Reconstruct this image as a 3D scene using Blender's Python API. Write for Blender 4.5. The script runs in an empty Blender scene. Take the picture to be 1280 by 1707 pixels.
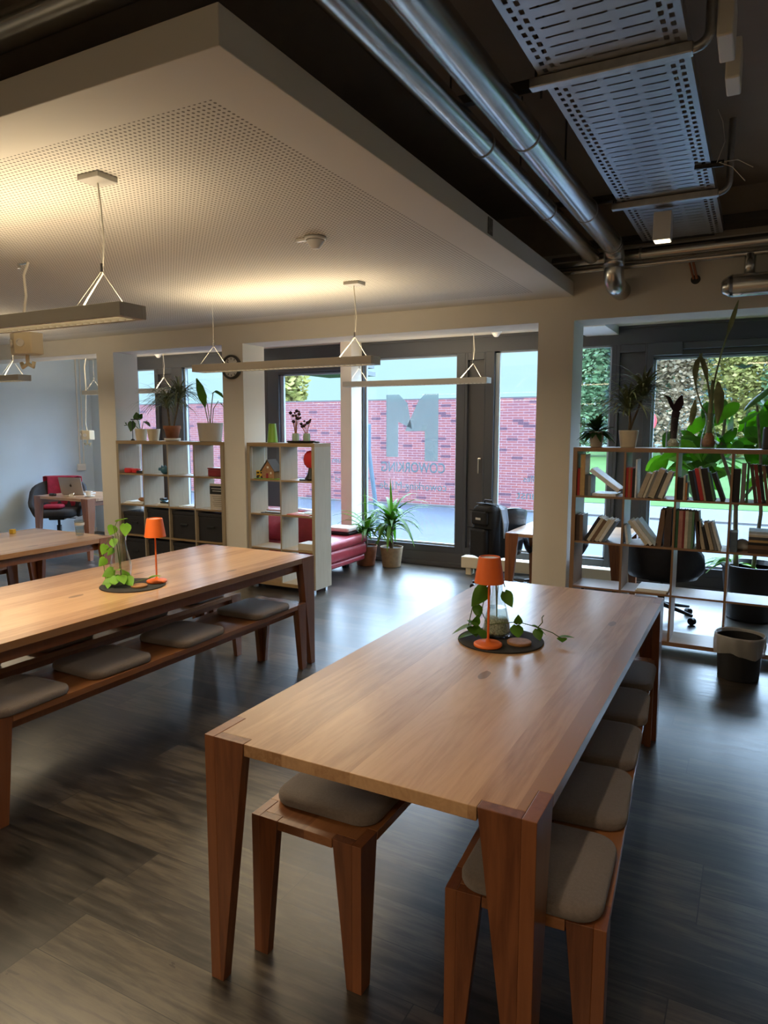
import bpy, math, random
from mathutils import Vector, Matrix
PI=math.pi; R=math.radians
random.seed(7)
sc=bpy.context.scene; COL=sc.collection

# ------------------------------------------------------------------ materials
def new_mat(name):
    m=bpy.data.materials.new(name); m.use_nodes=True
    nt=m.node_tree; b=nt.nodes['Principled BSDF']; return m,nt,b
def rgb(c): return (c[0],c[1],c[2],1)
def mat(name,c,rough=.6,metal=0,noise=0,nscale=8,bump=0,bscale=60,emit=None,es=0,coat=0,spec=None,sheen=0):
    m,nt,b=new_mat(name); b.inputs['Base Color'].default_value=rgb(c); b.inputs['Roughness'].default_value=rough
    b.inputs['Metallic'].default_value=metal
    if spec is not None: b.inputs['Specular IOR Level'].default_value=spec
    if coat: b.inputs['Coat Weight'].default_value=coat; b.inputs['Coat Roughness'].default_value=.25
    if sheen: b.inputs['Sheen Weight'].default_value=sheen
    tc=nt.nodes.new('ShaderNodeTexCoord')
    if noise:
        n=nt.nodes.new('ShaderNodeTexNoise'); n.inputs['Scale'].default_value=nscale; n.inputs['Detail'].default_value=4
        nt.links.new(tc.outputs['Object'],n.inputs['Vector'])
        r=nt.nodes.new('ShaderNodeValToRGB'); r.color_ramp.elements[0].position=.3; r.color_ramp.elements[1].position=.7
        r.color_ramp.elements[0].color=rgb([v*(1-noise) for v in c]); r.color_ramp.elements[1].color=rgb([min(1,v*(1+noise)) for v in c])
        nt.links.new(n.outputs['Fac'],r.inputs['Fac']); nt.links.new(r.outputs['Color'],b.inputs['Base Color'])
    if bump:
        n=nt.nodes.new('ShaderNodeTexNoise'); n.inputs['Scale'].default_value=bscale; n.inputs['Detail'].default_value=3
        nt.links.new(tc.outputs['Object'],n.inputs['Vector'])
        bp=nt.nodes.new('ShaderNodeBump'); bp.inputs['Strength'].default_value=bump; bp.inputs['Distance'].default_value=.01
        nt.links.new(n.outputs['Fac'],bp.inputs['Height']); nt.links.new(bp.outputs['Normal'],b.inputs['Normal'])
    if emit: b.inputs['Emission Color'].default_value=rgb(emit); b.inputs['Emission Strength'].default_value=es
    return m
class NX:
    """tiny node-expression helper"""
    def __init__(s,nt): s.nt=nt
    def m(s,op,a,b=0.,c=0.):
        n=s.nt.nodes.new('ShaderNodeMath'); n.operation=op
        for i,v in enumerate((a,b,c)):
            if hasattr(v,'links'): s.nt.links.new(v,n.inputs[i])
            else: n.inputs[i].default_value=v
        return n.outputs[0]
    def xyz(s,kind='Object'):
        tc=s.nt.nodes.new('ShaderNodeTexCoord'); sp=s.nt.nodes.new('ShaderNodeSeparateXYZ')
        s.nt.links.new(tc.outputs[kind],sp.inputs[0]); return tc.outputs[kind],sp.outputs[0],sp.outputs[1],sp.outputs[2]
    def comb(s,x,y,z):
        n=s.nt.nodes.new('ShaderNodeCombineXYZ')
        for i,v in enumerate((x,y,z)):
            if hasattr(v,'links'): s.nt.links.new(v,n.inputs[i])
            else: n.inputs[i].default_value=v
        return n.outputs[0]
    def noise(s,vec,scale,detail=3,rough=.5,dist=0):
        n=s.nt.nodes.new('ShaderNodeTexNoise'); s.nt.links.new(vec,n.inputs['Vector']); n.inputs['Scale'].default_value=scale
        n.inputs['Detail'].default_value=detail; n.inputs['Roughness'].default_value=rough; n.inputs['Distortion'].default_value=dist
        return n.outputs['Fac']
    def white(s,vec):
        n=s.nt.nodes.new('ShaderNodeTexWhiteNoise'); n.noise_dimensions='3D'; s.nt.links.new(vec,n.inputs['Vector']); return n.outputs['Value']
    def ramp(s,f,stops):
        r=s.nt.nodes.new('ShaderNodeValToRGB'); e=r.color_ramp.elements
        while len(e)<len(stops): e.new(.5)
        for k,(p,c) in enumerate(stops): e[k].position=p; e[k].color=rgb(c)
        s.nt.links.new(f,r.inputs['Fac']); return r.outputs['Color']
    def mix(s,f,a,b,mode='MIX'):
        n=s.nt.nodes.new('ShaderNodeMix'); n.data_type='RGBA'; n.blend_type=mode
        for i,v in ((0,f),(6,a),(7,b)):
            if hasattr(v,'links'): s.nt.links.new(v,n.inputs[i])
            else: n.inputs[i].default_value=v if i==0 else rgb(v)
        return n.outputs[2]
def wood(name,light,dark,axis='Y',strip=.11,rough=.38,knots=True,islands=False,coat=.60,ringy=1.):
    m,nt,b=new_mat(name); x=NX(nt); o,X,Y,Z=x.xyz()
    if axis=='Y': al,ac,up=Y,X,Z
    elif axis=='X': al,ac,up=X,Y,Z
    else: al,ac,up=Z,X,Y
    isl=0.
    if islands:
        g=nt.nodes.new('ShaderNodeNewGeometry'); isl=g.outputs['Random Per Island']
    sid=x.m('FLOOR',x.m('DIVIDE',ac,strip)) if strip else 0.
    v=x.comb(x.m('MULTIPLY_ADD',al,.7,x.m('MULTIPLY',sid,7.3)),x.m('MULTIPLY_ADD',ac,9.,x.m('MULTIPLY',isl,31.)),x.m('MULTIPLY',up,9.))
    fine=x.noise(v,6.,6,.65,.4)
    v2=x.comb(x.m('MULTIPLY_ADD',al,.35,x.m('MULTIPLY',sid,3.1)),x.m('MULTIPLY_ADD',ac,3.,x.m('MULTIPLY',isl,17.)),x.m('MULTIPLY',up,3.))
    low=x.noise(v2,2.2,2,.5,.8)
    ring=x.m('SINE',x.m('MULTIPLY',low,70.*ringy))
    f=x.m('ADD',x.m('MULTIPLY',fine,.70),x.m('MULTIPLY',ring,.05))
    tone=x.white(x.comb(sid,x.m('MULTIPLY',isl,50.),2.)) 
    f=x.m('ADD',f,x.m('MULTIPLY',x.m('SUBTRACT',tone,.5),.60))
    col=x.ramp(f,[(.15,dark),(.40,[(a*.6+c*.4) for a,c in zip(light,dark)]),(.72,light)])
    if knots:
        vo=nt.nodes.new('ShaderNodeTexVoronoi'); vo.inputs['Scale'].default_value=1.; nt.links.new(x.comb(x.m('MULTIPLY',al,1.5),x.m('MULTIPLY',ac,4.2),x.m('MULTIPLY',up,3.)),vo.inputs['Vector'])
        k=x.m('LESS_THAN',x.m('ADD',vo.outputs['Distance'],x.m('MULTIPLY',fine,.05)),.10)
        col=x.mix(x.m('MULTIPLY',k,.7),col,[d*.35 for d in dark])
    nt.links.new(col,b.inputs['Base Color']); b.inputs['Roughness'].default_value=rough
    b.inputs['Coat Weight'].default_value=coat; b.inputs['Coat Roughness'].default_value=.24
    bp=nt.nodes.new('ShaderNodeBump'); bp.inputs['Strength'].default_value=.12; bp.inputs['Distance'].default_value=.002
    nt.links.new(fine,bp.inputs['Height']); nt.links.new(bp.outputs['Normal'],b.inputs['Normal'])
    return m
M={}
TOPL=(.64,.385,.20); TOPD=(.36,.18,.075)
M['top_y']=wood('tabletop_wood',TOPL,TOPD,'Y',.105)
M['leg']=wood('leg_wood',(.29,.100,.034),(.13,.038,.012),'Z',0,knots=False,islands=True,ringy=.6)
M['bench_y']=wood('bench_wood',(.38,.155,.055),(.19,.065,.02),'Y',.13,islands=True)
M['table_x']=wood('desk_wood',(.55,.33,.19),(.33,.17,.08),'X',.12)
M['oak']=wood('oak_laminate',(.37,.30,.21),(.25,.19,.125),'Z',0,rough=.5,knots=False,islands=True,coat=0)
M['oak_x']=wood('oak_laminate_horizontal',(.33,.225,.115),(.22,.14,.065),'X',0,rough=.5,knots=False,islands=True,coat=0)
M['walnut']=wood('walnut_laminate',(.30,.175,.095),(.17,.09,.048),'Z',0,rough=.45,knots=False,islands=True,coat=0)
M['walnut_x']=wood('walnut_laminate_horizontal',(.31,.18,.10),(.17,.09,.048),'X',0,rough=.4,knots=False,islands=True,coat=0)
M['cork']=mat('coaster_wood',(.36,.17,.06),.6,noise=.2,nscale=60)
# floor planks
m,nt,b=new_mat('vinyl_plank_floor'); x=NX(nt); o,X,Y,Z=x.xyz()
row=x.m('FLOOR',x.m('DIVIDE',Y,.18)); off=x.m('MULTIPLY',x.white(x.comb(row,3.,1.)),1.22)
xx=x.m('ADD',X,off); cidx=x.m('FLOOR',x.m('DIVIDE',xx,1.22))
tone=x.white(x.comb(row,cidx,5.))
v=x.comb(x.m('MULTIPLY_ADD',X,.9,x.m('MULTIPLY',tone,40.)),x.m('MULTIPLY_ADD',Y,8.5,x.m('MULTIPLY',cidx,3.7)),0.)
fine=x.noise(v,3.5,9,.66,.35); blot=x.noise(x.comb(x.m('MULTIPLY',X,1.6),x.m('MULTIPLY_ADD',Y,4.,x.m('MULTIPLY',tone,9.)),0.),1.8,3)
f=x.m('ADD',x.m('ADD',x.m('MULTIPLY_ADD',fine,.85,-.09),x.m('MULTIPLY',blot,.38)),x.m('MULTIPLY',x.m('SUBTRACT',tone,.5),.24))
col=x.ramp(f,[(.34,(.008,.0065,.005)),(.5,(.033,.026,.020)),(.70,(.100,.080,.055))])
gy=x.m('LESS_THAN',x.m('ABSOLUTE',x.m('SUBTRACT',x.m('FRACT',x.m('DIVIDE',Y,.18)),.5)),.492)
gx=x.m('LESS_THAN',x.m('ABSOLUTE',x.m('SUBTRACT',x.m('FRACT',x.m('DIVIDE',xx,1.22)),.5)),.4985)
g=x.m('MULTIPLY',gx,gy); st=x.noise(x.comb(x.m('MULTIPLY_ADD',X,4.,x.m('MULTIPLY',tone,23.)),x.m('MULTIPLY',Y,38.),cidx),1.,4,.6,.2)
col=x.mix(x.m('MULTIPLY',x.m('MINIMUM',x.m('MAXIMUM',x.m('MULTIPLY',x.m('SUBTRACT',st,.52),9.),0.),1.),.55),col,(.012,.0095,.008))
kn=x.noise(x.comb(x.m('MULTIPLY',X,5.),x.m('MULTIPLY',Y,16.),tone),1.,3,.6,.3)
col=x.mix(x.m('MULTIPLY',x.m('GREATER_THAN',kn,.70),.7),col,(.010,.008,.007))
col=x.mix(g,(.010,.008,.007),col)
nt.links.new(col,b.inputs['Base Color'])
nt.links.new(x.m('MULTIPLY_ADD',fine,.22,.22),b.inputs['Roughness'])
b.inputs['Specular IOR Level'].default_value=.75
bp=nt.nodes.new('ShaderNodeBump'); bp.inputs['Strength'].default_value=.18; bp.inputs['Distance'].default_value=.002
nt.links.new(x.m('MULTIPLY',fine,g),bp.inputs['Height']); nt.links.new(bp.outputs['Normal'],b.inputs['Normal']); M['floor']=m
# perforated plaster ceiling
m,nt,b=new_mat('perforated_plaster'); x=NX(nt); o,X,Y,Z=x.xyz()
P_=.022
def cell(v): return x.m('MULTIPLY',x.m('SUBTRACT',x.m('FRACT',x.m('DIVIDE',v,P_)),.5),P_)
dx=cell(X); dy=cell(Y); rr=x.m('SQRT',x.m('ADD',x.m('MULTIPLY',dx,dx),x.m('MULTIPLY',dy,dy)))
hole=x.m('LESS_THAN',rr,.0055)
inx=x.m('LESS_THAN',X,-1.535); iny=x.m('GREATER_THAN',Y,1.77); iny2=x.m('LESS_THAN',Y,5.25); dn=x.m('LESS_THAN',Z,2.62)
hole=x.m('MULTIPLY',x.m('MULTIPLY',hole,inx),x.m('MULTIPLY',x.m('MULTIPLY',iny,iny2),dn))
col=x.mix(hole,(.74,.70,.63),(.20,.18,.15)); nt.links.new(col,b.inputs['Base Color']); b.inputs['Roughness'].default_value=.8; M['perf']=m
M['plaster']=mat('white_plaster',(.70,.66,.59),.85,noise=.02,nscale=3,bump=.05,bscale=120)
M['wall']=mat('daylight_tinted_wall',(.56,.68,.80),.8,noise=.03,nscale=2,bump=.04,bscale=100)  # white wall, blue of the window daylight put into its base colour
M['dark_ceil']=mat('dark_concrete_ceiling',(.42,.36,.30),.85,noise=.12,nscale=1.5,bump=.1,bscale=30)
M['frame']=mat('anthracite_frame',(.055,.059,.070),.42)
M['frame_skylit']=mat('skylit_frame_tint',(.34,.40,.46),.35)  # frame edge lit by the sky, that light put into the colour
M['panel']=mat('anthracite_panel',(.068,.066,.072),.5)
M['steel']=mat('brushed_duct_metal',(.60,.60,.58),.26,1,noise=.06,nscale=3)
M['galv']=mat('galvanised_metal',(.50,.51,.52),.38,1,noise=.12,nscale=25)
M['darkmetal']=mat('dark_metal',(.10,.095,.09),.4,.8)
M['chrome']=mat('chrome_metal',(.7,.7,.7),.15,1)
M['lampgrey']=mat('lamp_housing_paint',(.50,.48,.44),.45)
M['louvre']=mat('lamp_louvre',(.55,.52,.45),.25,.6)
M['glow']=mat('lamp_diffuser',(.9,.85,.7),.5,emit=(1,.80,.50),es=1.6)
M['glow_top']=mat('lamp_uplight_tube',(.9,.85,.7),.5,emit=(1,.82,.52),es=3.)
M['cable']=mat('white_cable_plastic',(.78,.74,.64),.5)
M['cream']=mat('cream_plastic',(.72,.64,.46),.5)
M['white']=mat('white_plastic',(.75,.75,.74),.45)
M['black']=mat('black_plastic',(.015,.015,.017),.45)
M['blackfab']=mat('black_fabric',(.012,.012,.014),.85,noise=.2,nscale=60,bump=.3,bscale=300)
M['charcoal']=mat('charcoal_upholstery',(.035,.036,.042),.75,noise=.15,nscale=80,bump=.3,bscale=400)
M['leather_black']=mat('black_leather',(.018,.018,.021),.38,noise=.1,nscale=30,bump=.15,bscale=120)
M['leather_red']=mat('red_leather',(.36,.035,.05),.36,noise=.12,nscale=12,bump=.2,bscale=60)
M['cushion']=mat('grey_beige_wool_felt',(.22,.175,.150),.95,noise=.10,nscale=120,bump=.5,bscale=500,sheen=.3)
M['orange']=mat('orange_lacquer',(.83,.16,.025),.42)
M['felt']=mat('dark_felt_placemat',(.03,.029,.028),.9,noise=.25,nscale=150,bump=.3,bscale=400)
M['leaf']=mat('green_leaf',(.12,.28,.035),.45,noise=.35,nscale=14)
M['leaf_dark']=mat('dark_green_leaf',(.030,.085,.022),.4,noise=.35,nscale=10)
M['leaf_bright']=mat('bright_green_leaf',(.20,.42,.05),.5,noise=.4,nscale=8)
M['leaf_dull']=mat('dull_green_leaf',(.20,.24,.11),.5,noise=.4,nscale=14)
for k in ('leaf','leaf_bright','leaf_dark'):
    mm=M[k]; nt=mm.node_tree; b=nt.nodes['Principled BSDF']; tr=nt.nodes.new('ShaderNodeBsdfTranslucent'); mx=nt.nodes.new('ShaderNodeMixShader')
    tr.inputs['Color'].default_value={'leaf':(.20,.45,.04,1),'leaf_bright':(.38,.75,.06,1),'leaf_dark':(.10,.28,.03,1)}[k]; mx.inputs[0].default_value=.42
    nt.links.new(b.outputs[0],mx.inputs[1]); nt.links.new(tr.outputs[0],mx.inputs[2]); nt.links.new(mx.outputs[0],nt.nodes['Material Output'].inputs[0])
M['stem']=mat('brown_stem',(.11,.075,.035),.7,noise=.3,nscale=30)
M['stem_green']=mat('green_stem',(.10,.15,.04),.5)
M['bark']=mat('pale_bark',(.28,.24,.17),.8,noise=.3,nscale=20,bump=.4,bscale=40)
M['soil']=mat('potting_soil',(.03,.02,.013),.95,bump=.6,bscale=80)
M['potcream']=mat('cream_ceramic',(.66,.58,.43),.4)
M['potwhite']=mat('white_ceramic',(.74,.73,.70),.3)
M['potgrey']=mat('beige_plastic_pot',(.52,.47,.40),.6)
M['terracotta']=mat('terracotta',(.30,.115,.055),.75,noise=.15,nscale=20)
M['pottan']=mat('tan_pot',(.30,.21,.12),.7,noise=.15,nscale=20)
M['seed']=mat('dry_seed_head',(.035,.02,.03),.9)
M['root']=mat('brown_roots',(.35,.15,.06),.8,noise=.3,nscale=50)
M['pebble']=mat('glass_pebbles',(.55,.55,.42),.3,noise=.6,nscale=160)
M['red']=mat('red_paint',(.62,.03,.035),.4)
M['darkred']=mat('dark_red_paint',(.25,.02,.03),.5)
M['blue']=mat('petrol_blue_glaze',(.03,.13,.20),.35)
M['yellow']=mat('yellow_paint',(.75,.48,.04),.5)
M['green']=mat('green_paint',(.18,.36,.03),.4)
M['brownhouse']=mat('brown_cardboard',(.34,.19,.10),.8,noise=.2,nscale=60)
M['roof']=mat('grey_roof_card',(.12,.11,.10),.8)
M['paper']=mat('white_paper',(.74,.74,.72),.8,noise=.03,nscale=40)
M['pages']=mat('book_pages',(.62,.57,.46),.9,noise=.08,nscale=200)
M['tape']=mat('brown_tape',(.17,.14,.11),.8,noise=.5,nscale=60)
M['jacket']=mat('red_jacket_fabric',(.36,.02,.055),.8,noise=.15,nscale=20,bump=.4,bscale=50)
M['alu']=mat('laptop_aluminium',(.50,.49,.49),.4,.7)
M['box_black']=mat('black_storage_box',(.022,.020,.022),.55,noise=.1,nscale=10)
M['stripe']=mat('pale_blue_strap',(.35,.43,.55),.6)
M['signtxt']=mat('sign_print',(.6,.6,.58),.6)
M['frost']=mat('frosted_vinyl_lettering',(.30,.36,.36),.8)
nt=M['frost'].node_tree; b=nt.nodes['Principled BSDF']; tl=nt.nodes.new('ShaderNodeBsdfTranslucent'); tl.inputs['Color'].default_value=(.135,.175,.17,1); ma=nt.nodes.new('ShaderNodeMixShader'); ma.inputs[0].default_value=.7
tp_=nt.nodes.new('ShaderNodeBsdfTransparent'); mb_=nt.nodes.new('ShaderNodeMixShader'); mb_.inputs[0].default_value=.35
nt.links.new(b.outputs[0],ma.inputs[1]); nt.links.new(tl.outputs[0],ma.inputs[2]); nt.links.new(ma.outputs[0],mb_.inputs[1]); nt.links.new(tp_.outputs[0],mb_.inputs[2]); nt.links.new(mb_.outputs[0],nt.nodes['Material Output'].inputs[0])
M['road']=mat('wet_asphalt_road',(.030,.038,.052),.6,noise=.12,nscale=.6)
M['pave']=mat('pavement_slabs',(.038,.046,.060),.6,noise=.08,nscale=1.2)
M['grass']=mat('lawn_grass',(.026,.056,.016),.95,noise=.2,nscale=.8)
M['kerb']=mat('kerb_stone',(.06,.06,.062),.8)
M['bluepost']=mat('light_blue_paint',(.05,.075,.10),.5)
M['signblue']=mat('sign_blue',(.10,.15,.50),.5)
M['signback']=mat('sign_back_grey',(.045,.06,.085),.5)
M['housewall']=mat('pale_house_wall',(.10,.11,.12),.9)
M['houseroof']=mat('grey_house_roof',(.30,.35,.42),.9)
# glass: clear reflecting sheet, thin
def thin_glass(name,tint,refl=1.0):
    m=bpy.data.materials.new(name); m.use_nodes=True; nt=m.node_tree; nt.nodes.clear()
    out=nt.nodes.new('ShaderNodeOutputMaterial'); t=nt.nodes.new('ShaderNodeBsdfTransparent'); g=nt.nodes.new('ShaderNodeBsdfGlossy')
    g.inputs['Roughness'].default_value=.02; t.inputs['Color'].default_value=rgb(tint); lw=nt.nodes.new('ShaderNodeLayerWeight'); x=NX(nt)
    fr=x.m('MULTIPLY_ADD',x.m('POWER',lw.outputs['Facing'],4.),.75,.035*refl)
    mx=nt.nodes.new('ShaderNodeMixShader'); nt.links.new(fr,mx.inputs[0]); nt.links.new(t.outputs[0],mx.inputs[1]); nt.links.new(g.outputs[0],mx.inputs[2]); nt.links.new(mx.outputs[0],out.inputs[0]); return m
M['pane']=thin_glass('window_glass',(.95,.97,.98),1.)
M['glass']=thin_glass('clear_vessel_glass',(.93,.95,.94),1.6)
M['water']=thin_glass('water_in_glass',(.90,.94,.93),1.2)
M['bag']=mat('translucent_bin_bag',(.42,.40,.37),.4)
nt=M['bag'].node_tree; b=nt.nodes['Principled BSDF']; tr=nt.nodes.new('ShaderNodeBsdfTransparent'); mx=nt.nodes.new('ShaderNodeMixShader'); mx.inputs[0].default_value=.25
nt.links.new(b.outputs[0],mx.inputs[1]); nt.links.new(tr.outputs[0],mx.inputs[2]); nt.links.new(mx.outputs[0],nt.nodes['Material Output'].inputs[0])
M['frost_text']=mat('white_vinyl_text',(.4,.45,.46),.8); nt=M['frost_text'].node_tree; b=nt.nodes['Principled BSDF']; tl=nt.nodes.new('ShaderNodeBsdfTranslucent'); tl.inputs['Color'].default_value=(.24,.29,.31,1); ma=nt.nodes.new('ShaderNodeMixShader'); ma.inputs[0].default_value=.8; nt.links.new(b.outputs[0],ma.inputs[1]); nt.links.new(tl.outputs[0],ma.inputs[2]); nt.links.new(ma.outputs[0],nt.nodes['Material Output'].inputs[0])
# brick
m,nt,b=new_mat('clinker_brick'); x=NX(nt); o,X,Y,Z=x.xyz()
br=nt.nodes.new('ShaderNodeTexBrick'); nt.links.new(x.comb(X,Z,0.),br.inputs['Vector']); br.inputs['Scale'].default_value=1.
br.inputs['Brick Width'].default_value=.26; br.inputs['Row Height'].default_value=.062; br.inputs['Mortar Size'].default_value=.006
br.inputs['Color1'].default_value=(.150,.050,.048,1); br.inputs['Color2'].default_value=(.115,.044,.052,1); br.inputs['Mortar'].default_value=(.190,.140,.150,1)
rw=x.m('FLOOR',x.m('DIVIDE',Z,.062)); cx=x.m('FLOOR',x.m('DIVIDE',x.m('ADD',X,x.m('MULTIPLY',x.m('MODULO',rw,2.),.13)),.26))
dk=x.m('GREATER_THAN',x.white(x.comb(rw,cx,9.)),.93)
lo=x.noise(x.comb(X,Z,0.),.9,3)
col=x.mix(x.m('MULTIPLY',dk,.8),br.outputs['Color'],(.035,.024,.040)); col=x.mix(x.m('MULTIPLY',lo,.3),col,(.13,.060,.060))
nt.links.new(col,b.inputs['Base Color']); b.inputs['Roughness'].default_value=.9; b.inputs['Specular IOR Level'].default_value=.05; M['brick']=m
for k_ in ('grass','kerb','bluepost','signback','housewall','road','pave'): M[k_].node_tree.nodes['Principled BSDF'].inputs['Specular IOR Level'].default_value=.12 if k_ in('road','pave') else .05
# perforated cable tray
def tray_mat(name,base):
    m,nt,b=new_mat(name); x=NX(nt); o,X,Y,Z=x.xyz(); b.inputs['Base Color'].default_value=rgb(base); b.inputs['Metallic'].default_value=.9; b.inputs['Roughness'].default_value=.38
    def band(v,per,half,ph=0.): return x.m('LESS_THAN',x.m('ABSOLUTE',x.m('SUBTRACT',x.m('FRACT',x.m('ADD',x.m('DIVIDE',v,per),ph)),.5)),half/per)
    ax=x.m('ABSOLUTE',X)
    centre=x.m('MULTIPLY',x.m('MULTIPLY',band(Y,.062,.0055),band(X,.118,.047,.5)),x.m('LESS_THAN',ax,.172))
    s1=x.m('MULTIPLY',band(Y,.052,.015),x.m('LESS_THAN',x.m('ABSOLUTE',x.m('SUBTRACT',ax,.192)),.0085))
    s2=x.m('MULTIPLY',band(Y,.052,.015,.5),x.m('LESS_THAN',x.m('ABSOLUTE',x.m('SUBTRACT',ax,.222)),.0085))
    sd=x.m('MULTIPLY',x.m('MULTIPLY',band(Y,.036,.010),x.m('LESS_THAN',x.m('ABSOLUTE',x.m('SUBTRACT',Z,.03)),.007)),x.m('GREATER_THAN',ax,.243))
    low=x.m('LESS_THAN',Z,.008)
    h=x.m('MAXIMUM',x.m('MULTIPLY',low,x.m('MAXIMUM',centre,x.m('MAXIMUM',s1,s2))),sd)
    tr=nt.nodes.new('ShaderNodeBsdfTransparent'); mx=nt.nodes.new('ShaderNodeMixShader'); nt.links.new(h,mx.inputs[0])
    nt.links.new(b.outputs[0],mx.inputs[1]); nt.links.new(tr.outputs[0],mx.inputs[2]); nt.links.new(mx.outputs[0],nt.nodes['Material Output'].inputs[0]); return m
M['tray']=tray_mat('perforated_tray_metal',(.44,.45,.47))
COLC={}
def colmat(c):
    if c not in COLC: COLC[c]=mat('book_cover_'+str(len(COLC)),c,.55,noise=.12,nscale=40)
    return COLC[c]

# ------------------------------------------------------------------ mesh helpers
class MB:
    def __init__(s): s.v=[]; s.f=[]; s.mi=[]; s.cur=0
    def add(s,vs,fs,T=None):
        b=len(s.v); s.v+= [tuple(T@Vector(p)) if T else tuple(p) for p in vs]
        for f in fs: s.f.append([b+i for i in f]); s.mi.append(s.cur)
        return s
    def box(s,x0,x1,y0,y1,z0,z1,T=None):
        vs=[(x0,y0,z0),(x1,y0,z0),(x1,y1,z0),(x0,y1,z0),(x0,y0,z1),(x1,y0,z1),(x1,y1,z1),(x0,y1,z1)]
        return s.add(vs,[(3,2,1,0),(4,5,6,7),(0,1,5,4),(1,2,6,5),(2,3,7,6),(3,0,4,7)],T)
    def prism(s,pb,zb,pt=None,zt=0,T=None):
        pt=pt or pb; n=len(pb); vs=[(p[0],p[1],zb) for p in pb]+[(p[0],p[1],zt) for p in pt]
        return s.add(vs,[tuple(range(n-1,-1,-1)),tuple(range(n,2*n))]+[(i,(i+1)%n,n+(i+1)%n,n+i) for i in range(n)],T)
    def lathe(s,prof,seg=24,c=(0,0,0),T=None,cap0=True,cap1=True,sx=1,sy=1):
        vs=[];fs=[]
        for r,z in prof:
            for i in range(seg):
                a=2*PI*i/seg; vs.append((c[0]+r*math.cos(a)*sx,c[1]+r*math.sin(a)*sy,c[2]+z))
        for k in range(len(prof)-1):
            for i in range(seg):
                j=(i+1)%seg; fs.append((k*seg+i,k*seg+j,(k+1)*seg+j,(k+1)*seg+i))
        if cap0: fs.append(tuple(range(seg-1,-1,-1)))
        if cap1: fs.append(tuple(range((len(prof)-1)*seg,len(prof)*seg)))
        return s.add(vs,fs,T)
    def tube(s,pts,r,seg=8,T=None,r2=None):
        pts=[Vector(p) for p in pts]; n=len(pts); vs=[];fs=[]; up=None
        for k,p in enumerate(pts):
            d=(pts[min(k+1,n-1)]-pts[max(k-1,0)]).normalized()
            if up is None: up=Vector((0,0,1)) if abs(d.z)<.9 else Vector((1,0,0))
            a=d.cross(up).normalized(); b=a.cross(d).normalized(); up=b
            rr=r if r2 is None else r+(r2-r)*k/max(1,n-1)
            for i in range(seg):
                t=2*PI*i/seg; vs.append(p+a*(rr*math.cos(t))+b*(rr*math.sin(t)))
        for k in range(n-1):
            for i in range(seg):
                j=(i+1)%seg; fs.append((k*seg+i,(k+1)*seg+i,(k+1)*seg+j,k*seg+j))
        fs.append(tuple(range(seg))); fs.append(tuple(range(n*seg-1,(n-1)*seg-1,-1)))
        return s.add(vs,fs,T)
    def rpad(s,w,d,h,r,z0=0,T=None,e=.012,n=6,puff=0):
        """rounded-rectangle pad with rolled edge"""
        def outline(ins):
            o=[]; rr=max(r-ins,.004)
            for cx,cy,a0 in ((w/2-r,d/2-r,0),(-w/2+r,d/2-r,90),(-w/2+r,-d/2+r,180),(w/2-r,-d/2+r,270)):
                for k in range(n+1):
                    a=R(a0+90*k/n); o.append((cx+rr*math.cos(a),cy+rr*math.sin(a)))
            return o
        levels=[(e,0),(e*.3,e*.35),(0,e),(0,h-e),(e*.3,h-e*.35),(e,h),(e*3.5,h+puff)]
        N=4*(n+1); vs=[];fs=[]
        for ins,z in levels:
            sc_=1-(ins*1.2)/(min(w,d)/2) if ins>r*.9 else 1
            vs+=[(p[0]*sc_,p[1]*sc_,z0+z) for p in outline(min(ins,r*.9))]
        for k in range(len(levels)-1):
            for i in range(N):
                j=(i+1)%N; fs.append((k*N+i,k*N+j,(k+1)*N+j,(k+1)*N+i))
        fs.append(tuple(range(N-1,-1,-1))); fs.append(tuple(range((len(levels)-1)*N,len(levels)*N)))
        return s.add(vs,fs,T)
    def ribbon(s,pts,w,T=None,side=None,fold=0.,shape='strap'):
        """leaf blade along pts, width profile, slight V fold"""
        pts=[Vector(p) for p in pts]; n=len(pts); vs=[];fs=[]
        for k,p in enumerate(pts):
            t=k/(n-1); d=(pts[min(k+1,n-1)]-pts[max(k-1,0)]).normalized()
            a=side if side is not None else d.cross(Vector((0,0,1)))
            a=a-d*a.dot(d)
            if a.length<1e-3: a=Vector((1,0,0))
            a=a.normalized(); nn=a.cross(d).normalized()
            if shape=='strap': ww=w*(min(1,.45+t*3)*(1-t**3))
            elif shape=='oval': ww=w*max(.03,math.sin(PI*min(1,t*.94+.03))**.75*(1-.35*t))
            else: ww=w*(0.05 if t==0 else max(.02,(1-t)**.75*min(1,(t*6)**.5)*1.15))
            vs+=[p-a*ww/2+nn*fold*ww,p,p+a*ww/2+nn*fold*ww]
        for k in range(n-1):
            b=k*3; fs+=[(b,b+1,b+4,b+3),(b+1,b+2,b+5,b+4)]
        return s.add(vs,fs,T)
    def mesh(s,name,mats,smooth=False):
        me=bpy.data.meshes.new(name); me.from_pydata(s.v,[],s.f)
        for m_ in (mats if isinstance(mats,(list,tuple)) else [mats]): me.materials.append(M[m_] if isinstance(m_,str) else m_)
        for p,i in zip(me.polygons,s.mi): p.material_index=i; p.use_smooth=smooth
        me.update(); return me
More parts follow.
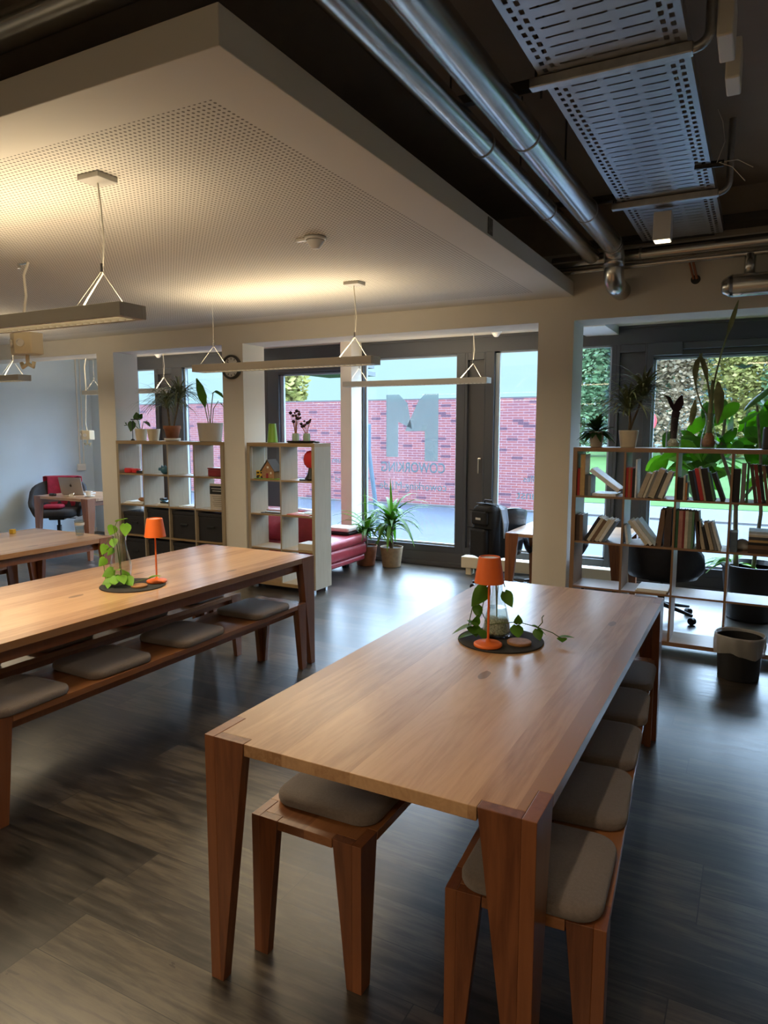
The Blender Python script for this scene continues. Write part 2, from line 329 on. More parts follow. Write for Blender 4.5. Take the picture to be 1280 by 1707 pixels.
def obj(name,mb,mats,parent=None,loc=(0,0,0),rz=0,smooth=False,bevel=0,label=None,solid=0,sub=0):
    o=bpy.data.objects.new(name,mb.mesh(name,mats,smooth)); COL.objects.link(o); o.location=loc; o.rotation_euler=(0,0,rz)
    if parent: o.parent=parent
    if label: o['label']=label
    if solid: md=o.modifiers.new('s','SOLIDIFY'); md.thickness=solid; md.offset=0
    if sub: md=o.modifiers.new('u','SUBSURF'); md.levels=sub; md.render_levels=sub
    if bevel:
        md=o.modifiers.new('b','BEVEL'); md.width=bevel; md.segments=2; md.limit_method='ANGLE'; md.angle_limit=R(40)
    if smooth and not sub:
        try:
            md=o.modifiers.new('w','WEIGHTED_NORMAL')
        except Exception: pass
    return o
def tag(o,label,cat,group=None,kind=None):
    o['label']=label; o['category']=cat
    if group: o['group']=group
    if kind: o['kind']=kind
    return o
def thing(name,label,cat,loc=(0,0,0),rz=0,group=None):
    o=bpy.data.objects.new(name,None); COL.objects.link(o); o.empty_display_size=.1; o.location=loc; o.rotation_euler=(0,0,rz)
    return tag(o,label,cat,group)
def struct(name,mb,mats,**k):
    o=obj(name,mb,mats,**k)
    if not k.get('parent'): o['kind']='structure'
    return o
def copytree(o,label=None,loc=None,rz=None,parent=None):
    c=o.copy(); COL.objects.link(c)
    if parent: c.parent=parent
    if label: c['label']=label
    if loc is not None: c.location=loc
    if rz is not None: c.rotation_euler=(0,0,rz)
    for ch in list(o.children):
        copytree(ch,parent=c)
    return c
def rotY(a): return Matrix.Rotation(a,4,'Y')
def TR(x,y,z): return Matrix.Translation((x,y,z))

# ------------------------------------------------------------------ camera
cam=bpy.data.cameras.new('camera'); co=bpy.data.objects.new('camera',cam); COL.objects.link(co); sc.camera=co
yaw,pitch,roll,fpx,H=.489089,.119727,.001644,1167.325,1.60925
f_=Vector((-math.sin(yaw)*math.cos(pitch),math.cos(yaw)*math.cos(pitch),-math.sin(pitch))); r_=Vector((math.cos(yaw),math.sin(yaw),0)); u_=r_.cross(f_)
r2=r_*math.cos(roll)+u_*math.sin(roll); u2=-r_*math.sin(roll)+u_*math.cos(roll)
mw=Matrix((( r2.x,u2.x,-f_.x,0),(r2.y,u2.y,-f_.y,0),(r2.z,u2.z,-f_.z,H),(0,0,0,1))); co.matrix_world=mw
cam.sensor_fit='HORIZONTAL'; cam.sensor_width=36; cam.lens=fpx/1280*36; cam.clip_start=.05; cam.clip_end=400

# ------------------------------------------------------------------ room shell
XL,XR,YB,YP,YF=-9.05,3.2,-3.2,5.555,7.45
ZM,ZB=3.25,2.62
struct('floor',MB().box(XL-.2,XR+.2,YB-.2,YF+.12,-.12,0),'floor')
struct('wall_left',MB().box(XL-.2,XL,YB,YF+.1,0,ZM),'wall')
struct('wall_right',MB().box(XR,XR+.2,YB,YF+.1,0,ZM),'plaster')
struct('wall_back',MB().box(XL-.2,XR+.2,YB-.2,YB,0,ZM),'plaster')
struct('ceiling',MB().box(XL-.2,XR+.2,YB-.2,YF+.3,ZM,ZM+.2),'dark_ceil')
struct('ceiling',MB().box(XL,XR,YP+.34,YF+.1,ZB,ZB+.12),'plaster')
struct('ceiling',MB().box(XL,-1.316,1.543,YP,2.61,2.718),'perf',bevel=.003)
# beam and pillars
struct('trim_1',MB().box(XL,XR,YP,YP+.34,2.43,2.93),'plaster')
struct('trim_2',MB().box(XL,XR,YP,YP+.34,2.93,ZM),'dark_ceil')
for n,(a,b_,d) in enumerate(((-1.582,-1.305,.33),(-4.80,-4.537,.34),(-6.615,-6.35,.34)),3):
    struct('trim_%d'%n,MB().box(a,b_,YP,YP+d,0,2.43),'plaster')
struct('trim_6',MB().box(-4.42,-4.27,7.2,YF,0,ZB),'plaster')
struct('trim_7',MB().box(-1.62,-1.30,6.75,YF,2.54,ZB),'white')
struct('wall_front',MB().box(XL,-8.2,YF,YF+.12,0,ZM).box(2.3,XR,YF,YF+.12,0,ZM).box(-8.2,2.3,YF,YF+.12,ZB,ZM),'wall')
# dark header and floor rail of the facade
struct('trim_8',MB().box(-8.2,2.3,YF,YF+.12,2.44,ZB).box(-8.2,2.3,YF-.012,YF,2.595,ZB),'frame')
struct('trim_9',MB().box(-8.2,2.3,YF,YF+.12,0,.16).box(-8.2,2.3,YF-.03,YF,0,.05),'panel',bevel=.004)
struct('baseboard_left',MB().box(XL,XL+.015,YB,YF,0,.06),'white')
wins=[(-8.2,-7.66,-8.14,-7.70,2.44,'window_1'),(-7.36,-5.94,-7.17,-5.98,2.44,'window_2'),(-5.69,-4.30,-5.51,-4.36,2.285,'window_3'),(-4.30,-2.94,-4.25,-3.04,2.425,'window_4'),(-2.70,-1.31,-2.60,-1.36,2.44,'window_5'),(-1.02,1.3,-.96,1.2,2.295,'window_6')]
windows={}
for (a,b_,g0,g1,zt,nm) in wins:
    mb=MB(); y0,y1=YF,YF+.12
    mb.box(a,g0,y0,y1,.16,2.44).box(g1,b_,y0,y1,.16,2.44).box(g0,g1,y0,y1,.16,.24)
    if zt<2.44: mb.box(g0,g1,y0,y1,zt,2.44)
    w=struct(nm,mb,'frame',bevel=.004)
    # thin glazing beads round the pane, skylight on the reveals painted in as lighter colour
    bd=MB(); bd.box(g0,g0+(.05 if nm in('window_3','window_5') else .022),y0+.045,y0+.075,.24,zt).box(g1-.022,g1,y0+.045,y0+.075,.24,zt).box(g0,g1,y0+.045,y0+.075,.24,.262).box(g0,g1,y0+.045,y0+.075,zt-.015,zt)
    obj('glazing_bead',bd,'frame_skylit',w)
    obj('pane',MB().box(g0,g1,y0+.058,y0+.064,.24,zt),'pane',w)
    if nm in('window_3','window_6'):
        x0s=g0-.02 if nm=='window_3' else g0+.0
        obj('shade_box',MB().box(x0s,g1+.02,y0-.10,y0,2.36,2.425).box(x0s,g1+.02,y0-.04,y0,2.31,2.36),'panel',w,bevel=.006)
        if nm=='window_6': obj('shade_bracket',MB().box(g0,g0+.27,y0-.13,y0-.101,2.31,2.425),'frame',w)
    windows[nm]=w
# narrow ventilation flaps between the windows
for n,(a,b_) in enumerate(((-7.66,-7.36),(-5.94,-5.69),(-2.94,-2.70),(-1.31,-1.02),(1.3,1.6)),1):
    d=struct('door_%d'%n,MB().box(a,b_,YF+.05,YF+.12,.16,2.44),'panel')
    fr=MB().box(a,a+.03,YF,YF+.05,.16,2.44).box(b_-.018,b_,YF,YF+.05,.16,2.44).box(a+.03,b_-.018,YF,YF+.05,2.36,2.44).box(a+.03,b_-.018,YF,YF+.05,.16,.24)
    obj('frame',fr,'frame',d,bevel=.003)
    if n in(1,3): obj('handle',MB().box(b_-.06,b_-.045,YF-.045,YF-.028,1.10,1.27).box(b_-.06,b_-.028,YF-.03,YF,1.255,1.275),'chrome',d,bevel=.003)
struct('wall_front.001',MB().box(1.6,2.3,YF,YF+.12,.16,2.44),'panel')
# frosted lettering on the panes, readable from the street
def lettering(txt,size,x,z,win,name='lettering',bold=0,sx=1,rot=0):
    c=bpy.data.curves.new(name,'FONT'); c.body=txt; c.size=size; c.align_x='CENTER'; c.extrude=.0008; c.offset=bold
    t=bpy.data.objects.new(name+'_c',c); COL.objects.link(t)
    bpy.context.view_layer.update(); dg=bpy.context.evaluated_depsgraph_get()
    me=bpy.data.meshes.new_from_object(t.evaluated_get(dg)); bpy.data.objects.remove(t)
    me.materials.clear(); me.materials.append(M['frost_text'])
    o=bpy.data.objects.new(name,me); COL.objects.link(o); o.parent=win; o.location=(x,YF+.067,z); o.rotation_euler=(R(90),rot,PI); o.scale=(sx,1,1); return o
mm=MB(); a=.0
def M_logo():
    x0,x1,zb,zt=-3.97,-3.29,1.24,2.0; mb=MB(); y0,y1=YF+.065,YF+.067
    def poly(ps): 
        n=len(ps); mb.add([(p[0],y0,p[1]) for p in ps]+[(p[0],y1,p[1]) for p in ps],[tuple(range(n)),tuple(range(2*n-1,n-1,-1))]+[(i,n+i,n+(i+1)%n,(i+1)%n) for i in range(n)])
    poly([(-3.97,1.26),(-3.81,1.26),(-3.81,1.68),(-3.63,1.60),(-3.69,1.90),(-3.80,2.0),(-3.97,2.0)])
    poly([(-3.29,1.22),(-3.29,2.0),(-3.46,2.0),(-3.54,1.93),(-3.72,1.57),(-3.46,1.57),(-3.46,1.22)])
    return mb
obj('letter_mark',M_logo(),'frost',windows['window_4'])
lettering('COWORKING',.165,-3.62,1.085,windows['window_4'],bold=.002,sx=.80)
lettering('coworking-M1.de',.135,-3.62,.875,windows['window_4'],sx=.93)
lettering('Alles',.10,-2.17,1.02,windows['window_5']); lettering('Kunst',.14,-2.17,.83,windows['window_5'])
lettering('Raum',.11,-4.62,1.17,windows['window_3']); lettering('und',.11,-4.62,.93,windows['window_3'])

# ------------------------------------------------------------------ outside
ZG=-.30
g=struct('street',MB().box(-45,40,7.6,18.3,ZG-.1,ZG),'road')
struct('pavement',MB().box(-45,40,7.58,9.6,ZG,ZG+.03),'pave')
struct('lawn',MB().box(-4.2,60,18.3,70,ZG-.1,ZG+.01),'grass')
struct('ground_far',MB().box(-80,-4.2,18.3,70,ZG-.1,ZG),'grass')
tag(obj('kerb',MB().box(-45,40,15.55,15.7,ZG,ZG+.04),'kerb'),'pale kerb stones along the foot of the red brick wall','kerb')
w=thing('garden_wall','long red brick wall across the street seen through the tall windows','wall',(-12,16,ZG))
obj('brickwork',MB().box(-22,7.62,0,.3,0,2.60),'brick',w); obj('coping',MB().box(-22,7.62,0,.30,2.60,2.63),'kerb',w)
def leaf_cloud(clumps,n,size,rng):
    mb=MB()
    tot=sum(c[3]*c[4]*c[5] for c in clumps)
    for (cx,cy,cz,rx,ry,rz_) in clumps:
        k=int(n*rx*ry*rz_/tot)
        for i in range(k):
            while 1:
                p=Vector((rng.uniform(-1,1),rng.uniform(-1,1),rng.uniform(-1,1)))
                if p.length<1 and p.length>.45: break
            q=Vector((cx+p.x*rx,cy+p.y*ry,cz+p.z*rz_)); a=rng.uniform(0,PI); t=rng.uniform(-1,1)
            u=Vector((math.cos(a),math.sin(a),t*.5)).normalized(); v_=u.cross(Vector((rng.uniform(-1,1),rng.uniform(-1,1),.4))).normalized()
            s_=size*rng.uniform(.6,1.3)
            mb.add([q-u*s_,q+v_*s_*.6,q+u*s_,q-v_*s_*.6],[(0,1,2,3)])
    return mb
def leafmat(nm,c1,c2,c3):
    m,nt,b=new_mat(nm); x=NX(nt); g=nt.nodes.new('ShaderNodeNewGeometry')
    col=x.ramp(g.outputs['Random Per Island'],[(0,c1),(.5,c2),(1,c3)]); nt.links.new(col,b.inputs['Base Color']); b.inputs['Roughness'].default_value=.8; b.inputs['Specular IOR Level'].default_value=.05
    tr=nt.nodes.new('ShaderNodeBsdfTranslucent'); mx=nt.nodes.new('ShaderNodeMixShader'); mx.inputs[0].default_value=.4; nt.links.new(col,tr.inputs['Color'])
    nt.links.new(b.outputs[0],mx.inputs[1]); nt.links.new(tr.outputs[0],mx.inputs[2]); nt.links.new(mx.outputs[0],nt.nodes['Material Output'].inputs[0]); return m
LM={'yellow':leafmat('autumn_yellow_leaves',(.12,.13,.04),(.24,.23,.065),(.30,.26,.11)),
    'green':leafmat('green_tree_leaves',(.05,.10,.05),(.09,.16,.08),(.14,.20,.11)),
    'teal':leafmat('blue_green_leaves',(.06,.11,.10),(.09,.15,.13),(.13,.19,.16)),
    'orange':leafmat('autumn_orange_leaves',(.16,.12,.08),(.24,.18,.11),(.27,.22,.16))}
rg=random.Random(3)
def tree(x,y,h,r,kind,label):
    t=thing('tree',label,'tree',(x,y,ZG),group='trees behind the street')
    cl=[(rg.uniform(-.5,.5)*r,rg.uniform(-.4,.4)*r,h*rg.uniform(.35,.85),r*rg.uniform(.45,.75),r*rg.uniform(.45,.75),h*rg.uniform(.14,.22)) for _ in range(8)]
    cl.append((0,0,h*.45,r*.8,r*.8,h*.38)); cl.append((0,0,h*.2,r*1.05,r,h*.19))
    obj('crown',leaf_cloud(cl,7000,.17 if h<16 else .24,rg),LM[kind],t)
    obj('trunk',MB().tube([(0,0,0),(.1,0,h*.4),(0,.1,h*.75)],.25,8,r2=.06),'stem',t)
tree(-11.0,49,12,2.2,'green','green tree hidden mostly behind the right pillar')
tree(-7.9,50,12.5,2.3,'teal','blue-green tree at the left of the pane beside the right pillar')
tree(-4.9,49,12,2.3,'orange','pale orange autumn tree seen past the right pillar')
tree(-1.6,50,9.5,2.3,'yellow','yellow autumn tree above the palm-like plant on the bookcase')
tree(1.7,49,12,2.3,'green','green tree behind the carafe with the tall stems')
tree(5.1,50,10.5,2.4,'yellow','yellow autumn tree beside the orange one at the right edge')
tree(8.8,49,14,2.6,'orange','orange autumn tree beyond the right edge of the window')
tree(-9.5,61,17,3.6,'green','tall green tree in the back row nearest the right pillar')
tree(-3.2,62,17,3.8,'teal','tall blue-green tree in the back row behind the round sign')
tree(3.6,61,17,3.8,'teal','tall blue-green tree in the back row above the broad-leaved plant')
tree(10.5,62,17,4,'green','tall green tree in the back row farthest right')
tree(-20.9,28,6.6,1.7,'yellow','yellow-green tree above the brick wall over the green vase')
h=thing('canopy','pale flat canopy roof above the brick wall beside the narrow white pillar','canopy',(-14.8,24,ZG))
obj('roof_slab',MB().box(-1.1,1.1,-1,1,3.95,4.12).box(-.9,1.1,-.9,.9,4.25,4.36),'housewall',h); obj('post',MB().tube([(.45,0,0),(.45,0,4.25)],.10,10),'galv',h)
s=thing('traffic_sign','round red and blue no-stopping sign on a post behind the bookcase','traffic sign',(-1.80,13.2,ZG))
obj('post',MB().tube([(0,0.02,0),(0,.02,2.3)],.03,10),'galv',s)
T=Matrix.Rotation(R(90),4,'X')
obj('rim',MB().lathe([(.20,0),(.20,.012)],32,T=TR(0,0,2.03)@T),'red',s); obj('sign_face',MB().lathe([(.155,0),(.155,.018)],32,T=TR(0,-.002,2.03)@T),'signblue',s)
obj('bar',MB().box(-.16,.16,-.022,-.019,-.02,.02,T=TR(0,0,2.03)@rotY(R(45))),'red',s)
s=thing('traffic_sign','round blue-grey street sign beside the terracotta pot behind the cube shelf','traffic sign',(-10.35,12.6,ZG))
obj('post',MB().tube([(0,.03,0),(0,.03,2.3)],.04,10),'galv',s); obj('sign_face',MB().lathe([(.21,0),(.21,.012)],32,T=TR(0,0,1.87)@Matrix.Rotation(R(90),4,'X')),'signback',s)
s=thing('leaning_post','pale blue leaning post with a blue box outside the logo window','post',(-6.06,11.2,ZG))
obj('pole',MB().tube([(0,0,0),(-.30,0,2.05)],.04,10),'bluepost',s); obj('box',MB().box(-.42,-.20,-.06,.06,1.35,1.98),'bluepost',s,bevel=.01)

# ------------------------------------------------------------------ tables and benches
def leg_mb(sx,sy,lx,ly,h,at,ab,t):
    """two tapered boards forming an L corner post flush with the outer corner"""
    mb=MB(); X=sx*lx/2; Y=sy*ly/2
    def q(pb,pt):
        P=lambda L:[(X-sx*a,Y-sy*b) for a,b in L]
        pb,pt=P(pb),P(pt)
        if sx*sy<0: pb,pt=pb[::-1],pt[::-1]
        mb.prism(pb,0,pt,h)
    q([(0,0),(t,0),(t,ab),(0,ab)],[(0,0),(t,0),(t,at),(0,at)])
    q([(t,0),(ab,0),(ab,t),(t,t)],[(t,0),(at,0),(at,t),(t,t)])
    return mb
def notch_top(lx,ly,a,t,z0,z1):
    o=[]; e=.0006
    for sx,sy in ((1,1),(-1,1),(-1,-1),(1,-1)):
        X=sx*lx/2; Y=sy*ly/2; a2=a+e; t2=t+e
        p=[(X,Y-sy*a2),(X-sx*t2,Y-sy*a2),(X-sx*t2,Y-sy*t2),(X-sx*a2,Y-sy*t2),(X-sx*a2,Y)]
        if sx*sy<0: p=p[::-1]
        o+=p
    return MB().prism(o,z0,zt=z1)
def table(name,label,cat,x0,x1,y0,y1,h,topmat,at=.14,ab=.045,t=.035,th=.035,apron=True,group=None,rz=0):
    lx,ly=x1-x0,y1-y0; T=thing(name,label,cat,((x0+x1)/2,(y0+y1)/2,0),rz,group=group)
    obj('tabletop' if cat!='bench' else 'seat',notch_top(lx,ly,at,t,h-th,h),topmat,T,bevel=.0015)
    for sx in (-1,1):
        for sy in (-1,1): obj('leg',leg_mb(sx,sy,lx,ly,h,at,ab,t),'leg',T,bevel=.0015)
    if apron:
        for sx in (-1,1):
            xa=sx*(lx/2-t-.012); xb=xa-sx*.025
            obj('apron',MB().box(min(xa,xb),max(xa,xb),-ly/2+t+.03,ly/2-t-.03,h-th-(.06 if cat!='bench' else .045),h-th),'leg',T)
    return T
G1='large wooden dining tables'
table('dining_table','large pine table in the foreground at right with orange lamp and placemat','table',-1.335,-.380,1.43,3.757,.75,'top_y',group=G1)
table('dining_table','long pine table at left under the nearest pendant lamp','table',-3.575,-2.622,1.48,3.915,.75,'top_y',group=G1)
table('dining_table','pine table at far left edge with drinking glass and yellow cube','table',-5.43,-4.48,1.55,3.85,.75,'top_y',group=G1)
table('desk','wooden desk with laptop by the daylight-tinted wall','desk',-8.05,-7.06,5.70,6.5,.75,'table_x',at=.12,th=.035)
table('desk','wooden desk behind the right pillar beside the backpack chair','desk',-1.93,-.93,5.91,6.75,.69,'table_x',at=.12,th=.03)
G2='wooden benches at the dining tables'
def bench(label,x0,x1,y0,y1,rz=0): return table('bench',label,'bench',x0,x1,y0,y1,.45,'bench_y',at=.095,ab=.05,t=.03,th=.028,group=G2,rz=rz)
bench('wooden bench in the foreground tucked under the near left end of the right table',-1.291,-.909,1.575,3.66)
bench('wooden bench with five cushions along the right side of the foreground table',-.717,-.322,1.545,3.665,R(4.2))
bench('wooden bench with cushions along the near side of the left table',-2.985,-2.605,1.60,3.79)
bench('wooden bench mostly hidden behind the left table',-3.56,-3.17,1.62,3.80)
bench('dark wooden bench at the left edge beside the far left table',-5.90,-5.52,1.7,3.72)
# cushions
cb=MB().rpad(.355,.36,.036,.065,puff=.006,n=7)
cus=obj('seat_cushion',cb,'cushion',smooth=True)
spots=[(-1.10,1.83,.02,'grey-beige cushion on the near end of the left foreground bench'),
 (-.445,1.725,.05,'grey-beige cushion nearest the camera on the right bench, partly behind the table leg'),
 (-.463,2.14,.09,'second cushion from the near end of the right bench'),
 (-.49,2.53,.06,'middle cushion of the five on the right bench'),
 (-.51,2.92,.09,'fourth cushion from the near end of the right bench'),
 (-.537,3.32,.06,'farthest cushion of the right bench beside the table leg'),
 (-2.77,1.80,.03,'cushion at the left edge of the photo on the near bench of the left table'),
 (-2.785,2.29,-.04,'second cushion from the left on the near bench of the left table'),
 (-2.77,2.82,.05,'third cushion from the left on the near bench of the left table'),
 (-2.765,3.44,0,'pale cushion at the far end of the near bench of the left table'),
 (-3.37,3.52,.02,'farthest cushion on the bench hidden behind the left table'),
 (-3.36,2.98,-.02,'second farthest cushion on the bench hidden behind the left table'),
 (-3.36,2.42,.02,'third farthest cushion on the bench hidden behind the left table'),
 (-3.36,1.88,0,'cushion nearest the left edge on the bench hidden behind the left table')]
for i,(x_,y_,rz,lb) in enumerate(spots):
    o=cus if i==0 else cus.copy()
    if i: COL.objects.link(o)
    o.location=(x_,y_,.4505); o.rotation_euler=(0,0,rz); tag(o,lb,'cushion','grey-beige seat cushions on the benches')

# ------------------------------------------------------------------ table decoration
def table_lamp(loc,label,sc_=1.):
    t=thing('table_lamp',label,'lamp',loc,group='orange table lamps')
    obj('base',MB().lathe([(.054,0),(.056,.003),(.056,.010),(.050,.014),(.012,.018),(.006,.03)],32),'orange',t,smooth=True)
    obj('pole',MB().tube([(0,0,.02),(0,0,.28)],.0048,12),'orange',t,smooth=True)
    obj('lamp_shade',MB().lathe([(.058,.255),(.043,.353),(.040,.357),(.0375,.357),(.040,.353),(.054,.258)],36,cap0=False,cap1=False),'orange',t,smooth=True)
    obj('shade_top',MB().lathe([(.040,.348),(.040,.352)],28),'potwhite',t)
    return t
table_lamp((-.895,2.555,.757),'orange table lamp on the dark placemat of the foreground table')
table_lamp((-2.905,2.775,.757),'orange table lamp on the dark placemat of the left table')
for loc,lb in (((-.88,2.665,.7502),'round dark felt placemat under the lamp on the foreground table'),((-2.97,2.665,.7502),'round dark felt placemat under the lamp on the left table')):
    tag(obj('placemat',MB().lathe([(.170,0),(.172,.002),(.172,.005),(.170,.0065)],64),'felt',loc=loc),lb,'placemat','dark felt placemats')
tag(obj('coaster',MB().lathe([(.046,0),(.048,.003),(.048,.010),(.045,.012)],32),'cork',loc=(-.795,2.64,.757)),'round wooden coaster on the dark placemat of the foreground table','coaster')
tag(obj('coaster',MB().lathe([(.042,0),(.044,.003),(.044,.009),(.042,.011)],32),'cork',loc=(-2.90,2.645,.757)),'round wooden coaster beside the carafe on the left table','coaster')
def heart_leaf(mb,base,tip,w,up=Vector((0,0,1)),n=7):
    base=Vector(base); tip=Vector(tip); d=tip-base; L=d.length; d.normalize(); a=d.cross(up)
    if a.length<.05: a=d.cross(Vector((1,0,0)))
    if abs(d.z)>.55: a=Vector((.88,.38,0)); a=a-d*a.dot(d)
    a.normalize(); nn=a.cross(d).normalized()
    prof=[(-.10,.30),(.0,.62),(.15,.95),(.35,1.),(.55,.82),(.75,.52),(.9,.22),(1,.0)]
    vs=[]; fs=[]
    for t,ww in prof:
        droop=-nn*(t*t)*L*.16
        c=base+d*(t*L)+droop
        if t<0: c=base+d*0
        vs+=[base+d*(t*L)+droop-a*(ww*w/2)+nn*ww*w*.09, (base+droop if t<=0 else c), base+d*(t*L)+droop+a*(ww*w/2)+nn*ww*w*.09]
    for k in range(len(prof)-1):
        b=k*3; fs+=[(b,b+1,b+4,b+3),(b+1,b+2,b+5,b+4)]
    mb.add(vs,fs)
def vine(stems,leaves,leafm,parent,rs=.0022,stemm='stem_green',nm='leaves'):
    ms=MB()
    for s_ in stems: ms.tube(s_,rs,6)
    obj('vine',ms,stemm,parent,smooth=True)
    ml=MB()
    for b_,t_,w_ in leaves: heart_leaf(ml,b_,Vector(b_)+(Vector(t_)-Vector(b_))*1.12,w_*1.2)
    obj(nm,ml,leafm,parent,smooth=True,solid=.0006)
# conical flask with pothos on the foreground table
v=thing('vase','clear conical flask with pothos vine on the foreground table','vase',(-.912,2.705,.757))
obj('vessel',MB().lathe([(.052,0),(.060,.006),(.058,.03),(.036,.13),(.022,.185),(.021,.215),(.026,.232),(.0245,.232),(.0195,.215),(.0205,.185),(.0345,.13),(.056,.03),(.056,.008),(.03,.006)],36,cap0=True,cap1=True),'glass',v,smooth=True)
obj('water',MB().lathe([(.055,.008),(.056,.03),(.037,.12),(.037,.121)],36),'water',v,smooth=True)
obj('pebbles',MB().lathe([(.050,.009),(.054,.02),(.050,.050),(.042,.075),(.03,.078),(.0,.080)],24,cap1=False),'pebble',v)
cR=r2 # camera-right used only as a world direction for where the vines trail
def V(a,b_,c): return (a,b_,c)
vine([[(0,0,.06),(0,0,.16),(.004,.0,.232),(.02,-.005,.25),(.035,-.01,.21)],
      [(0,0,.08),(-.004,0,.22),(-.02,-.01,.245),(-.05,-.025,.19),(-.088,-.05,.12),(-.105,-.055,.03),(-.10,-.05,.008)],
      [(0,0,.07),(-.01,.005,.235),(-.04,-.01,.20),(-.06,-.02,.10),(-.02,-.05,.055),(.04,-.045,.07),(.10,-.02,.075),(.17,.01,.055),(.225,.03,.035),(.25,.035,.02),(.265,.04,.012)],
      [(.17,.01,.055),(.185,.02,.075),(.183,.02,.095),(.19,.02,.105)]],
     [((.035,-.01,.19),(.062,-.005,.135),.042),((-.035,-.03,.205),(-.085,-.055,.135),.058),((-.075,-.03,.125),(-.06,-.05,.08),.035),
      ((-.09,-.06,.045),(-.155,-.09,.022),.042),((-.085,-.055,.04),(-.055,-.09,.02),.05),((-.06,-.06,.02),(-.12,-.11,.012),.045),((-.08,-.04,.045),(-.06,-.06,.085),.03),
      ((-.05,-.06,.03),(-.015,-.10,.014),.035),((-.06,-.07,.05),(-.10,-.06,.07),.035),((.10,-.03,.07),(.105,-.045,.105),.03),((.09,-.02,.06),(.11,-.06,.022),.045),((.155,.0,.06),(.20,.02,.035),.04),
      ((.17,.0,.05),(.185,-.015,.012),.035),((.25,.04,.018),(.30,.045,.03),.026),((.262,.03,.018),(.27,.01,.012),.034)],'leaf',v,rs=.002)
# wavy carafe with pothos on the left table
v=thing('vase','wavy clear glass carafe with bright pothos on the left table','vase',(-3.035,2.645,.757))
obj('vessel',MB().lathe([(.050,0),(.055,.006),(.054,.07),(.058,.10),(.054,.13),(.040,.18),(.033,.225),(.036,.26),(.041,.272),(.039,.272),(.034,.26),(.031,.225),(.038,.18),(.052,.13),(.055,.10),(.051,.07),(.051,.008),(.02,.006)],36),'glass',v,smooth=True)
obj('water',MB().lathe([(.050,.008),(.0505,.06),(.0505,.061)],36),'water',v,smooth=True)
vine([[(0,0,.03),(0,0,.15),(-.01,0,.26),(-.03,.0,.32),(-.01,.0,.35),(.02,.0,.36)],[(0,0,.03),(-.01,-.01,.2),(-.025,-.01,.29),(-.035,-.01,.325)],
      [(0,0,.1),(-.02,-.01,.262),(-.06,-.02,.25),(-.09,-.03,.20),(-.10,-.03,.12),(-.09,-.03,.03),(-.05,-.06,.008),(.03,-.07,.01),(.09,-.03,.02)],
      [(-.06,-.02,.2),(-.13,-.03,.15),(-.16,-.04,.16)],[(.03,-.07,.01),(.10,0,.02),(.17,.08,.045)]],
     [((-.01,0,.345),(.045,.01,.37),.05),((.045,0,.335),(.05,0,.275),.055),((-.035,-.01,.32),(-.055,-.01,.275),.05),((-.08,-.03,.215),(-.10,-.03,.165),.045),((-.03,-.02,.25),(-.01,-.03,.21),.042),
      ((-.085,-.03,.14),(-.115,-.04,.10),.042),((-.02,-.03,.20),(-.045,-.04,.165),.03),((.0,-.05,.09),(-.04,-.08,.055),.05),((.01,-.05,.085),(.055,-.06,.10),.038),((.02,-.06,.06),(.06,-.09,.02),.055),((.05,-.05,.06),(.10,-.07,.035),.05),
      ((.01,-.06,.05),(-.02,-.10,.015),.05),((.08,-.03,.05),(.12,-.03,.012),.045),((-.02,-.06,.03),(.02,-.11,.012),.04),((.06,0,.04),(.03,-.02,.08),.04),((.15,.06,.04),(.195,.09,.055),.035)],'leaf_bright',v,rs=.002)
tag(obj('toy_cube',MB().box(-.018,.018,-.018,.018,0,.034),'yellow',loc=(-5.32,3.56,.7503),rz=.3,bevel=.003),'small yellow cube on the far left table','cube')
g=thing('drinking_glass','drinking glass on the corner of the far left table','glass',(-4.74,3.74,.7503))
obj('tumbler',MB().lathe([(.026,0),(.030,.004),(.038,.125),(.0365,.125),(.0285,.008),(.01,.006)],28),'glass',g,smooth=True); obj('print_band',MB().lathe([(.0373,.085),(.0385,.105)],28,cap0=False,cap1=False),'signtxt',g); obj('water',MB().lathe([(.027,.008),(.033,.07),(.033,.071)],24),'water',g)
g=thing('small_vase','pothos leaf in a small vase cut by the left edge on the far left table','vase',(-5.36,3.30,.7503))
obj('vessel',MB().lathe([(.03,0),(.035,.01),(.03,.08),(.02,.11),(.022,.12)],24),'glass',g,smooth=True); ml=MB(); heart_leaf(ml,(0,0,.13),(.05,.04,.09),.05); heart_leaf(ml,(0,0,.13),(-.05,.03,.12),.05); heart_leaf(ml,(.02,.02,.07),(.08,.03,.03),.05)
obj('leaves',ml,'leaf',g,solid=.0006)

